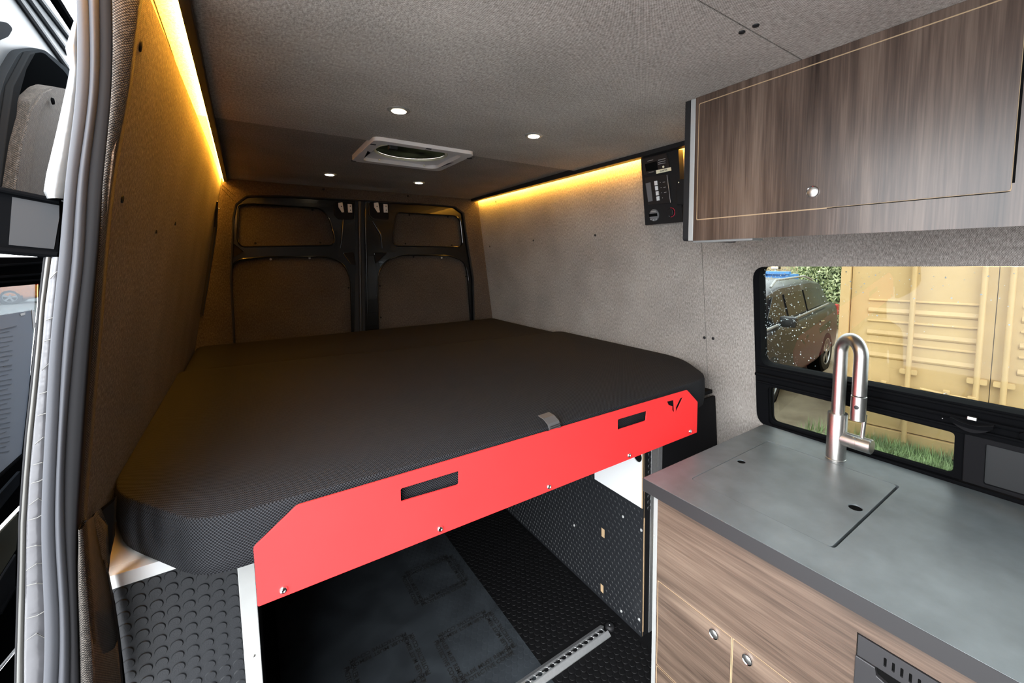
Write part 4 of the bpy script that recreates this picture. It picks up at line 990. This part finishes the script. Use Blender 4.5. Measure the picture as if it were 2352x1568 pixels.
# ------------------------------------------------------------------ the open sliding door outside, seen through the opening
def sliding_door():
    X = -.34
    d = sempty('door_3', (X, 1.4, .0))
    PAINT = mk('pale_door_paint', (.044, .050, .056), .4, spec=.08)
    DBLK = mk('door_black', (.0022, .0024, .0028), .6, spec=0)
    DK = mk('door_cavity', (.0012, .0014, .0016), .6, spec=0)
    def poly(name, us, off, mat, th=.02, bev=.002, r=0):
        p = [P(u, v, X=X+off) for u, v in us]; pp = [(q.y, q.z) for q in p]
        if r: pp = rounded(pp, r, 5)
        bm = nb(); plate(bm, pp, [], lambda a, b: Vector((X+off, a, b)), -XV*th); return obj(name, bm, mat, d, bevel=bev, smooth=True)
    # outer shell: pale upper, black around glass
    poly('upper_shell', [(-160, -140), (110, -140), (166, 66), (200, 130), (200, 470), (-160, 470)], 0, PAINT, .03)
    # diagonal swages
    for a, b in (((55, -20), (160, 125)), ((78, -20), (165, 95)), ((30, -20), (158, 160))):
        bm = nb(); tube(bm, [P(*a, X=X+.004), P(*b, X=X+.004)], .006, 8); obj('swage', bm, PAINT, d, smooth=True)
    bm = nb(); tube(bm, [P(108, -30, X=X+.02), P(170, 66, X=X+.02)], .010, 8); obj('roof_rail', bm, DBLK, d, smooth=True)
    poly('cavity_rim', [(-60, 440), (-20, 300), (10, 180), (45, 118), (100, 112), (158, 160), (200, 240), (200, 440)], .012, mk('grey_rim', (.013, .015, .017), .45, spec=0), .012, .004, .03)
    poly('cavity', [(-30, 440), (15, 240), (35, 180), (62, 126), (100, 120), (150, 165), (200, 250), (200, 450)], .014, DK, .006, .002, .02)
    poly('cavity_web', [(0, 430), (18, 280), (30, 200), (70, 122), (84, 120), (62, 160), (40, 240), (28, 430)], .022, mk('grey_web', (.009, .010, .011), .4, spec=0), .01, .002)
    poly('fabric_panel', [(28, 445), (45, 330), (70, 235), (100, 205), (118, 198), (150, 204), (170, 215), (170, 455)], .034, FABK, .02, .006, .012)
    poly('fabric_edge', [(35, 445), (48, 350), (72, 255), (100, 214), (122, 204), (112, 226), (92, 260), (76, 340), (64, 445)], .037, FABC, .004, .001)
    bm = nb(); lathe(bm, P(119, 232, X=X+.038), XV, [(.007, 0), (.006, .003)], 12); obj('button', bm, DBLK, d)
    poly('dark_patch', [(-40, 45), (18, 52), (30, 66), (20, 84), (-40, 110)], .008, mk('grey_patch', (.016, .018, .02), .5, spec=0), .006, .001, .01)
    # window frame and glass
    wo_ = [(P(u, v, X=X).y, P(u, v, X=X).z) for u, v in ((-160, 590), (112, 590), (112, 700), (66, 1100), (45, 1260), (-160, 1500))]
    wi_ = [(P(u, v, X=X).y, P(u, v, X=X).z) for u, v in ((-150, 668), (0, 660), (92, 652), (91, 700), (70, 900), (54, 1040), (0, 1091), (-150, 1190))]
    bm = nb(); plate(bm, wo_, [wi_], lambda a, b: Vector((X, a, b)), -XV*.003); obj('window_surround', bm, DBLK, d, bevel=.002)
    bm = nb(); plate(bm, wi_, [], lambda a, b: Vector((X-.0035, a, b)), -XV*.001); obj('glass', bm, glassy('door_glass', (.27, .29, .29), .03), d)
    for v0, v1 in ((612, 604), (638, 630), (650, 643)):
        bm = nb(); tube(bm, [P(-20, v0, X=X+.004), P(98, v1, X=X+.004)], .003, 6); obj('frame_ridge', bm, DBLK, d, smooth=True)
    # lower door
    poly('lower_shell', [(-160, 1095), (90, 1000), (80, 1120), (60, 1250), (50, 1620), (-160, 1620)], .0-.02, DK, .02)
    poly('lower_band', [(-60, 1200), (48, 1080), (46, 1112), (-60, 1245)], .004, mk('grey_band', (.012, .014, .017), .4, spec=0), .01)
    poly('lower_pocket', [(-60, 1290), (20, 1200), (42, 1178), (42, 1215), (38, 1262), (0, 1322), (-60, 1400)], .004, mk('pale_pocket', (.05, .05, .042), .45, spec=0), .01)
    poly('lower_lip', [(-60, 1400), (0, 1330), (38, 1270), (36, 1345), (0, 1410), (-60, 1480)], .006, mk('grey_lip', (.012, .013, .015), .35, spec=0), .01)
    for a, b in (((-20, 1110), (52, 1045)), ((-20, 1232), (44, 1165)), ((0, 1408), (34, 1350)), ((-10, 1545), (36, 1490))):
        bm = nb(); tube(bm, [P(*a, X=X+.012), P(*b, X=X+.012)], .0028, 8); obj('trim_line', bm, CHROME if a[1] in (1232, 1545) else DBLK, d, smooth=True)
    # paper taped to the glass
    t = thing('paper_notice', 'bluish printed sheet taped inside the sliding door window', 'paper', tuple(P(30, 1060, X=X)))
    pp = [(P(u, v, X=X-.002).y, P(u, v, X=X-.002).z) for u, v in ((-70, 735), (78, 712), (74, 800), (64, 930), (52, 1060), (0, 1086), (-70, 1120))]
    bm = nb(); plate(bm, pp, [], lambda a, b: Vector((X-.002, a, b)), -XV*.0006); obj('sheet', bm, mk('blue_white_paper', (.105, .130, .175), .6), t)
    LN_ = mk('faint_print', (.05, .06, .08), .7)
    yv = 760
    while yv < 1040:
        bm = nb(); tube(bm, [P(-8, yv+6, X=X-.0018), P(30-(yv-760)*.03-(8 if int(yv/11) % 3 == 0 else 0), yv, X=X-.0018)], .0004, 4); obj('print_line', bm, LN_, t); yv += 11
    for a, b in (((0, 757), (38, 748)), ((8, 842), (26, 838))):
        bm = nb(); tube(bm, [P(*a, X=X-.0018), P(*b, X=X-.0018)], .0007, 4); obj('print_line', bm, LN_, t)
    bm = nb(); poly3(bm, [P(*q, X=X-.0017) for q in ((72, 710), (80, 716), (82, 750), (76, 756))], XV*.0003); poly3(bm, [P(*q, X=X-.0017) for q in ((46, 720), (58, 717), (57, 723), (47, 725))], XV*.0003)
    obj('tape', bm, LIP, t)
    # the black armrest-like bar at the mid rail
    Yb = .845
    bm = nb(); A_ = []
    us = [(-220, 560, 395), (0, 582, 440), (138, 590, 464)]
    top = P(-200, 395, Y=Yb); 
    poly3(bm, [P(-200, 392, Y=Yb), P(0, 431, Y=Yb), P(138, 460, Y=Yb), P(140, 500, Y=Yb), P(134, 588, Y=Yb), P(0, 578, Y=Yb), P(-200, 562, Y=Yb)], YV*.05)
    br = obj('trim_7', bm, DBLK, bevel=.003); struct(br)
    bm = nb(); poly3(bm, [P(28, 452, Y=Yb-.001), P(136, 472, Y=Yb-.001), P(136, 500, Y=Yb-.001), P(124, 572, Y=Yb-.001), P(20, 562, Y=Yb-.001)], YV*.001); obj('lit_face', bm, mk('lit_face', (.022, .023, .025), .4, spec=.06), br)  # lit face of the black bar, its light painted as lighter grey
    for a, b, r in (((-200, 394), (138, 463), .0035), ((-200, 558), (134, 586), .0045)):
        bm = nb(); tube(bm, [P(*a, Y=Yb-.003), P(*b, Y=Yb-.003)], r, 8); obj('ridge', bm, DBLK, br, smooth=True)
sliding_door()

# ------------------------------------------------------------------ OUTSIDE
def leaves(name, n, region, mats, size, seed, droop=0):
    rnd = random.Random(seed); bm = nb()
    for k in range(n):
        c = Vector(region(rnd)); a = Vector((rnd.gauss(0, 1), rnd.gauss(0, 1), rnd.gauss(0, .7))).normalized(); b = a.orthogonal().normalized()
        b = Matrix.Rotation(rnd.random()*6.28, 3, a) @ b; s = size*rnd.uniform(.6, 1.3)
        t = b.cross(a)
        vs = [bm.verts.new(c-b*s), bm.verts.new(c+t*s*.38), bm.verts.new(c+b*s), bm.verts.new(c-t*s*.38)]
        bm.faces.new(vs)
    return bm
GRN = mk('hedge_green', (.26, .34, .15), .6, noise=.5, nscale=2.5)
GRN2 = mk('hedge_yellow_green', (.50, .54, .30), .6, noise=.5, nscale=3)
def hedge():
    ye = P(1812, 620, X=13.2).y
    t = thing('hedge', 'tall leafy green hedge behind the dark car and the container', 'hedge', (14, 4.2, G))

    f = lambda r: (r.uniform(13.2, 15), r.uniform(2.5, ye), G + r.uniform(0, 4.5))
    obj('foliage', leaves('h', 15000, f, None, .055, 1), GRN, t); 
    f = lambda r: (r.uniform(13.0, 13.6), r.uniform(2.5, ye), G + r.uniform(.2, 4.4))
    obj('foliage', leaves('h', 12000, f, None, .05, 2), GRN2, t)
    bm = nb(); box(bm, (14, 2.5, G), (14.6, ye+.1, G+4.3)); obj('branches', bm, mk('hedge_dark', (.05, .07, .03), .9), t)
hedge()
def grass():
    GR = mk('grass_blades', (.27, .37, .16), .6, noise=.5, nscale=6)
    rnd = random.Random(11); bm = nb()
    for k in range(26000):
        u = rnd.random(); x = 4.3+1.5*rnd.random(); y = -1.0+3.2*rnd.random()
        d = (x-(5.62-.22*(y-1)))
        if d > .05: continue
        dens = 1.0 if -.75 < d < 0.02 else .25
        if y > 1.75+.25*math.sin(x*7): dens *= .15
        if rnd.random() > dens: continue
        h = rnd.uniform(.05, .15)*(1.3 if d > -.25 else .8); a = rnd.uniform(0, 6.28); ln = rnd.uniform(.02, .09)
        w = .006
        p = Vector((x, y, G)); q = p+Vector((math.cos(a)*ln, math.sin(a)*ln, h)); s = Vector((-math.sin(a), math.cos(a), 0))*w
        bm.faces.new([bm.verts.new(p-s), bm.verts.new(p+s), bm.verts.new(q)])
    o = obj('grass', bm, GR); tag(o, 'long green grass growing at the foot of the yellow container', 'grass', kind='stuff')
grass()
def container():
    YEL = mk('ochre_container_paint', (.50, .335, .150), .5, noise=.07, nscale=2.5)
    YELD = mk('ochre_recess_paint', (.48, .315, .135), .5, noise=.08, nscale=2)
    n = Vector((math.cos(.14), math.sin(.14), 0)); p0 = Vector((5.42, 1.55, G))
    e = Vector((math.sin(.14), -math.cos(.14), 0))     # runs to the right in the photo
    def S(u, v): q = PP(u, v, p0, n)-p0; return (q.dot(e), q.z)
    t = thing('shipping_container', 'ochre yellow shipping container with lock bars on its doors', 'container', tuple(p0+e*1.2))
    f = lambda k: (lambda a, b: p0+e*a+ZV*b-n*k)
    s_l = S(1934, 640)[0]; W_ = 2.44; H_ = 2.6
    def bx(name, a0, a1, b0, b1, k0, k1, mat=YEL, par=t, bev=.004):
        bm = nb(); plate(bm, rect(a0, b0, a1, b1), [], f(k0), n*(k0-k1)); return obj(name, bm, mat, par, bevel=bev)
    bx('corner_post', s_l, s_l+.09, 0, H_, .05, -.1); bx('corner_post', s_l+W_-.09, s_l+W_, 0, H_, .05, -.1)
    bx('sill', s_l, s_l+W_, .05, .20, .03, -.1); bx('header', s_l, s_l+W_, H_-.12, H_, .03, -.1)
    bm = nb(); plate(bm, rect(s_l, 0.04, s_l+W_, H_), [], f(-.1), n*5.9); obj('container_body', bm, YEL, t)
    mid = s_l+W_/2
    seamx = S(2268, 760)[0]
    for a0, a1 in ((s_l+.095, s_l+1.204), (s_l+1.208, s_l+W_-.1)):
        dr = bx('door', a0, a1, .21, H_-.13, .0, -.05)
        # horizontal pressed recesses: long shallow troughs
        za = [1.52, 1.27, 1.03]
        for k, (vt, vb_) in enumerate(((688, 715), (735, 765), (783, 815))):
            z1 = S(1985, vt)[1]; z0 = S(1985, vb_)[1]
            l0, l1 = a0+.16, a1-.10
            bm = nb()
            pr = [(z1, .0005), (z1-.012, -.032), (z0+.045, -.032), (z0, .0005)]
            A = [f(.0005-(.0)-d_*-1)(l0, z) for z, d_ in pr]; B = [f(.0005+d_)(l1, z) for z, d_ in pr]
            A = [f(.0005+d_)(l0, z) for z, d_ in pr]
            # trough rendered as a raised shadow-casting pair of folds
            fold = [(z1+.018, .0), (z1+.006, .014), (z1-.002, .014), (z1-.003, .0)]
            A = [bm.verts.new(f(d_)(l0, z)) for z, d_ in fold]; B = [bm.verts.new(f(d_)(l1, z)) for z, d_ in fold]
            for q in range(4): bm.faces.new([A[q], A[(q+1) % 4], B[(q+1) % 4], B[q]])
            bm.faces.new(A); bm.faces.new(B)
            fold = [(z0+.05, .0), (z0+.014, .016), (z0, .012), (z0-.012, .0)]
            A = [bm.verts.new(f(d_)(l0, z)) for z, d_ in fold]; B = [bm.verts.new(f(d_)(l1, z)) for z, d_ in fold]
            for q in range(4): bm.faces.new([A[q], A[(q+1) % 4], B[(q+1) % 4], B[q]])
            bm.faces.new(A); bm.faces.new(B)
            bmesh.ops.recalc_face_normals(bm, faces=bm.faces)
            obj('pressed_rib', bm, YELD, dr)
    for u in (2098, 2258, 2322, 2480):
        a = S(u, 700)[0]
        bm = nb(); tube(bm, [f(.055)(a, .12), f(.055)(a, H_-.05)], .0225, 14); lb = obj('lock_bar', bm, YEL, t, smooth=True)
        for z in (S(2098, 853)[1], 2.3):
            bm = nb(); plate(bm, rounded(rect(a-.07, z-.025, a+.07, z+.025), .015, 3), [], f(.062), n*.05); obj('bracket', bm, YEL, lb, bevel=.004)
    for (u0, v0, u1, v1, lock) in ((1985, 867, 2085, 892, 0), (2115, 888, 2240, 915, 1)):
        a = S(u0, v0); b = S(u1, v1)
        bm = nb(); tube(bm, [f(.085)(a[0], a[1]), f(.085)((a[0]+b[0])/2, (a[1]+b[1])/2-.004), f(.065)(b[0], b[1])], .013, 8); h = obj('locking_handle', bm, YEL, t, smooth=True)
        bm = nb(); box(bm, (-.03, -.03, -.03), (.03, .03, .03), .006, M=Matrix.Translation(f(.06)(b[0]-.02, b[1]))); obj('handle_hub', bm, YEL, h)
        m_ = ((a[0]+b[0])/2, (a[1]+b[1])/2); bm = nb(); box(bm, (-.02, -.025, -.04), (.02, .025, .04), .006, M=Matrix.Translation(f(.08)(*m_))); obj('catch', bm, YEL, h)
    # padlock
    pk = S(2174, 905); c = f(.11)(*pk)
    pt = thing('padlock', 'silver padlock hanging from the container handle catch', 'padlock', tuple(c-ZV*.05))
    bm = nb(); box(bm, (-.02, -.025, -.045), (.01, .025, -.005), .004, M=Matrix.Translation(c)); obj('lock_body', bm, STEEL, pt)
    bm = nb(); tube(bm, [c+Vector((0, -.016, -.01)), c+Vector((0, -.016, .02)), c+Vector((0, 0, .036)), c+Vector((0, .016, .02)), c+Vector((0, .016, -.01))], .005, 8); obj('shackle', bm, CHROME, pt, smooth=True)
container()

def car(name, label, cat, org, ang, paint, L, W_, H_, kind='suv'):
    """road car facing local -x; body lofted from stations along its length"""
    M = Matrix.Translation(org) @ Matrix.Rotation(ang, 4, 'Z')
    t = thing(name, label, cat, tuple(org))
    hw = W_/2
    # lower body stations: (x, z_bottom, z_belt, halfwidth)
    low = [(-L/2, .42, .62, hw*.72), (-L/2+.06, .30, .80, hw*.86), (-L/2+.35, .24, .93, hw*.97), (-L/2+1.1, .24, 1.03, hw), (0, .24, 1.05, hw), (L/2-1.0, .26, 1.10, hw), (L/2-.35, .30, 1.14, hw*.98), (L/2-.08, .36, 1.12, hw*.90), (L/2, .48, .95, hw*.80)]
    bm = nb(); R = []
    for x, zb, zt, w in low:
        sec = [(-w*.94, zb), (-w*.99, zb+.12), (-w, (zb+zt)/2), (-w*.985, zt-.12), (-w*.93, zt), (0, zt+.03), (w*.93, zt), (w*.985, zt-.12), (w, (zb+zt)/2), (w*.99, zb+.12), (w*.94, zb), (0, zb-.02)]
        R.append([bm.verts.new(M @ Vector((x, yy, zz))) for yy, zz in sec])
    for a, b in zip(R, R[1:]):
        for k in range(12): bm.faces.new([a[k], a[(k+1) % 12], b[(k+1) % 12], b[k]])
    bm.faces.new(R[0]); bm.faces.new(R[-1]); bmesh.ops.recalc_face_normals(bm, faces=bm.faces)
    bmesh.ops.subdivide_edges(bm, edges=bm.edges[:], cuts=1, use_grid_fill=True, smooth=.6)
    obj('body', bm, paint, t, smooth='all')
    if kind == 'pickup': cab = [(-L/2+1.35, 1.03, hw*.86), (-L/2+1.9, H_-.06, hw*.74), (-L/2+2.5, H_, hw*.74), (-L/2+3.3, H_-.03, hw*.74), (-L/2+3.55, 1.05, hw*.86)]
    else: cab = [(-L/2+.55, 1.02, hw*.86), (-L/2+1.30, H_-.12, hw*.72), (-L/2+1.75, H_-.03, hw*.74), (L/2-1.3, H_, hw*.74), (L/2-.62, H_-.06, hw*.72), (L/2-.15, 1.12, hw*.84)]
    bm = nb(); R = []
    for x, z, w in cab:
        zb = 1.0
        sec = [(-hw*.91, zb), (-w, z-.05 if z > 1.3 else zb+.01), (-w*.86, z), (0, z+.02), (w*.86, z), (w, z-.05 if z > 1.3 else zb+.01), (hw*.91, zb)]
        R.append([bm.verts.new(M @ Vector((x, yy, zz))) for yy, zz in sec])
    for a, b in zip(R, R[1:]):
        for k in range(6): bm.faces.new([a[k], a[k+1], b[k+1], b[k]])
    bmesh.ops.recalc_face_normals(bm, faces=bm.faces); obj('cabin', bm, paint, t, smooth=True)
    CG = mk('car_glass', (.006, .008, .011), .22, spec=.28)
    # side glass
    xs = [p[0] for p in cab]; zs = [p[1] for p in cab]
    def roofz(x):
        for (x0, z0, _), (x1, z1, _) in zip(cab, cab[1:]):
            if x0 <= x <= x1: return z0+(z1-z0)*(x-x0)/(x1-x0)
        return 1.0
    pil = [xs[0]+.42, xs[0]+1.25, xs[0]+1.33, xs[0]+2.05, xs[0]+2.10, min(xs[-1]-.28, xs[0]+2.85)]
    if kind == 'suv': pil = [-1.28, -.55, -.45, .40, .48, 1.35]
    for s in (-1, 1):
        for a, b in zip(pil[::2], pil[1::2]):
            if b > xs[-1]-.1: continue
            za, zb_ = max(1.16, roofz(a)-.14), max(1.16, roofz(b)-.14)
            bz = (lambda x: 1.12+.05*x) if kind == 'suv' else (lambda x: 1.10)
            fy = lambda z, o_=.012: s*(hw*.91 + (hw*.745-hw*.91)*max(0, (z-1.0))/(H_-1.05) + o_)
            pts = [(a, bz(a)), (b, bz(b)), (b, zb_), ((a+b)/2, max(za, zb_, roofz((a+b)/2)-.14)), (a+(.0 if za > 1.3 else .0), za)]
            bm = nb(); v = [bm.verts.new(M @ Vector((x, fy(z), z))) for x, z in pts]; v2 = [bm.verts.new(M @ Vector((x, fy(z)-s*.01, z))) for x, z in pts]
            bm.faces.new(v); bm.faces.new(v2[::-1])
            for k in range(len(v)): bm.faces.new([v[k], v[(k+1) % len(v)], v2[(k+1) % len(v)], v2[k]])
            bmesh.ops.recalc_face_normals(bm, faces=bm.faces); obj('side_window', bm, CG, t)
    # windscreen
    a = cab[0]; b = cab[1]
    pts = [(a[0]+.10, -hw*.78, a[1]+.10), (a[0]+.10, hw*.78, a[1]+.10), (b[0]-.06, hw*.62, b[1]-.06), (b[0]-.06, -hw*.62, b[1]-.06)]
    bm = nb(); poly3(bm, [M @ Vector(p)+Vector((0, 0, .02)) for p in pts], Vector((0, 0, -.015))); obj('windscreen', bm, mk('windscreen_glass', (.25, .32, .33), .08, spec=.8), t)
    a = cab[-1]; b = cab[-2]
    pts = [(a[0]-.06, -hw*.74, a[1]+.10), (a[0]-.06, hw*.74, a[1]+.10), (b[0]+.08, hw*.60, b[1]-.07), (b[0]+.08, -hw*.60, b[1]-.07)]
    bm = nb(); poly3(bm, [M @ Vector(p)+Vector((0, 0, .02)) for p in pts], Vector((0, 0, -.015))); obj('rear_window', bm, CG, t)
    TY = mk('tyre', (.02, .02, .021), .8); RM = mk('alloy_rim', (.40, .40, .41), .3, metal=.8)
    wr2 = .345
    for x in (-L/2+.92, L/2-1.0):
        for s in (-1, 1):
            c = M @ Vector((x, s*(hw-.10), wr2)); ax = (M.to_3x3() @ Vector((0, s, 0))).normalized()
            bm = nb(); lathe(bm, c-ax*.11, ax, [(wr2*.68, 0), (wr2*.96, .01), (wr2, .05), (wr2, .17), (wr2*.96, .215), (wr2*.70, .222), (wr2*.68, .20)], 36); w_ = obj('wheel', bm, TY, t, smooth=True)
            bm = nb(); lathe(bm, c-ax*.12, ax, [(wr2*1.16, 0), (wr2*1.16, .212), (wr2*1.13, .214)], 36); obj('wheel_arch', bm, GAPB, t)
            bm = nb(); lathe(bm, c+ax*.075, ax, [(wr2*.69, 0), (wr2*.69, .034), (wr2*.64, .034), (wr2*.62, .004)], 36)
            u = ax.orthogonal().normalized()
            for k in range(5):
                d = Matrix.Rotation(2*math.pi*k/5, 3, ax) @ u; e_ = ax.cross(d)
                a0 = c+ax*.100
                v = [bm.verts.new(a0+d*.03+e_*.03), bm.verts.new(a0+d*wr2*.66+e_*.045), bm.verts.new(a0+d*wr2*.66-e_*.045), bm.verts.new(a0+d*.03-e_*.03)]
                v2 = [bm.verts.new(q.co-ax*.02) for q in v]; bm.faces.new(v); bm.faces.new(v2[::-1])
                for i in range(4): bm.faces.new([v[i], v[(i+1) % 4], v2[(i+1) % 4], v2[i]])
            lathe(bm, c+ax*.09, ax, [(.045, 0), (.04, .02)], 16); obj('rim', bm, RM, w_, smooth=True)
    # mirrors, handles, rails, lights
    for s in (-1, 1):
        bm = nb(); box(bm, (-.06, -.12, -.07), (.07, .10, .08), .03, M=M @ Matrix.Translation((-1.0 if kind == 'suv' else xs[0]+.62, s*(hw+.06), 1.12))); obj('mirror', bm, PLASB if name == 'car' else paint, t, smooth=True)
        for x in ((-.1, .92) if kind == 'suv' else (xs[0]+1.15, xs[0]+2.05)):
            bm = nb(); tube(bm, [M @ Vector((x-.09, s*(hw+.0), .93)), M @ Vector((x, s*(hw+.025), .935)), M @ Vector((x+.09, s*(hw+.0), .93))], .012, 8); obj('door_handle', bm, CHROME, t, smooth=True)
        if kind == 'suv':
            bm = nb(); tube(bm, [M @ Vector((xs[2]-.25, s*hw*.70, H_-.05)), M @ Vector((xs[2]-.05, s*hw*.70, H_+.05)), M @ Vector((xs[3]-.2, s*hw*.70, H_+.07)), M @ Vector((xs[3]+.25, s*hw*.70, H_-.01))], .018, 8); obj('roof_rail', bm, ALUW, t, smooth=True)
            bm = nb(); tube(bm, [M @ Vector((-1.7, s*(hw*.935), 1.045)), M @ Vector((0, s*(hw*.94), 1.115)), M @ Vector((L/2-.75, s*(hw*.925), 1.18))], .016, 8); obj('belt_trim', bm, ALUW, t, smooth=True)
        bm = nb(); box(bm, (-.12, -.10, -.09), (.06, .06, .12), .03, M=M @ Matrix.Translation((L/2-.10, s*(hw*.84), 1.0))); obj('tail_light', bm, mk('tail_red', (.55, .03, .03), .25), t, smooth=True)
        bm = nb(); lathe(bm, M @ Vector((-L/2+.10, s*hw*.66, .70)), M.to_3x3() @ Vector((-1, 0, 0)), [(.10, 0), (.09, .03), (.05, .05)], 16); obj('headlight', bm, mk('lamp_clear', (.7, .72, .74), .1), t, smooth=True)
    bm = nb(); box(bm, (L/2-.12, -hw*.86, .32), (L/2+.05, hw*.86, .52), .04, M=M); obj('bumper', bm, PLASB if kind == 'pickup' else paint, t)
    return t
CARD = mk('dark_grey_car_paint', (.022, .020, .022), .40, metal=.1, coat=.18)
# rear-wheel contact measured at (1885,850) on the ground; car axis points away from the van
hd = Vector(ray(2300, 600)); hd.z = 0; hd.normalize()
wheel = P(1893, 849, Z=G); side = Vector((-hd.y, hd.x, 0))
Lc, Wc = 4.55, 1.78
ctr = wheel - hd*(Lc/2-1.0) + side*(Wc/2-.02)
car('car', 'dark grey estate car with roof rails parked beside the hedge, seen through the window', 'car', Vector((ctr.x, ctr.y, G)), math.atan2(hd.y, hd.x), CARD, Lc, Wc, 1.63)
# blue skip far behind, tan fence, pole light
def skip():
    a = P(1757, 640, X=12.1); b = P(1815, 625, X=12.1)
    t = thing('dumpster', 'bright blue dumpster standing beyond the roof of the dark car', 'dumpster', (12.3, (a.y+b.y)/2, G))
    BL = mk('blue_dumpster_paint', (.08, .25, .60), .5)
    y0, y1 = min(a.y, b.y), max(a.y, b.y); zt = b.z
    bm = nb(); plate(bm, rect(y0, G, y1, zt), [rect(y0+.08, zt-.12, y1-.08, zt-.05)], lambda p, q: Vector((12.0, p, q)), XV*.06); box(bm, (12.06, y0, G), (12.6, y1, zt-.06)); obj('bin_body', bm, BL, t)
    bm = nb(); box(bm, (11.92, y0-.05, zt-.05), (12.05, y1+.05, zt+.02), .01); obj('rim', bm, BL, t)
skip()
bm = nb(); box(bm, (20, 3, G), (20.1, 20, G+3.4))
for k in range(30): box(bm, (19.9, 3+k*.57, G), (20.0, 3.08+k*.57, G+3.6))
tag(obj('fence', bm, mk('tan_fence_boards', (.45, .36, .22), .7, noise=.3, nscale=2)), 'tan board fence in the distance behind the blue dumpster', 'fence')
def lamp():
    c = P(1782, 612, X=19.5)
    t = thing('floodlight', 'small warm floodlight on a post above the distant fence', 'outdoor lamp', (c.x, c.y, G))
    bm = nb(); tube(bm, [(c.x, c.y, G), (c.x, c.y, c.z-.1)], .05, 8); obj('post', bm, ALU, t)
    bm = nb(); box(bm, (c.x-.1, c.y-.18, c.z-.12), (c.x+.1, c.y+.18, c.z+.12), .02); hd_ = obj('head', bm, PLASB, t)
    bm = nb(); box(bm, (c.x-.12, c.y-.15, c.z-.09), (c.x-.10, c.y+.15, c.z+.09)); obj('lens', bm, glow('flood_warm', (1, .8, .45), 6), hd_)
lamp()
# parked vehicles seen through the sliding-door glass
p = P(58, 697, Z=G); 
car('pickup_truck', 'orange pickup truck parked across the lot, seen through the sliding door glass', 'truck', Vector((p.x-2.2, p.y+.6, G)), math.radians(8), mk('orange_truck_paint', (.80, .23, .03), .3, coat=.7), 5.3, 1.9, 1.75, 'pickup')
q = P(20, 705, Z=G)
car('white_car', 'white car parked in front of the orange pickup truck', 'car', Vector((q.x-3.4, q.y-4.5, G)), math.radians(8), mk('white_car_paint', (.75, .77, .78), .3, coat=.7), 4.5, 1.8, 1.5)
car('white_car', 'white car parked beyond the rear of the orange pickup truck', 'car', Vector((p.x+5.2, p.y+6.5, G)), math.radians(100), mk('white_car_paint_b', (.78, .8, .82), .3, coat=.7), 4.5, 1.8, 1.6)

for o in bpy.data.objects:
    if '_w' in o: del o['_w']
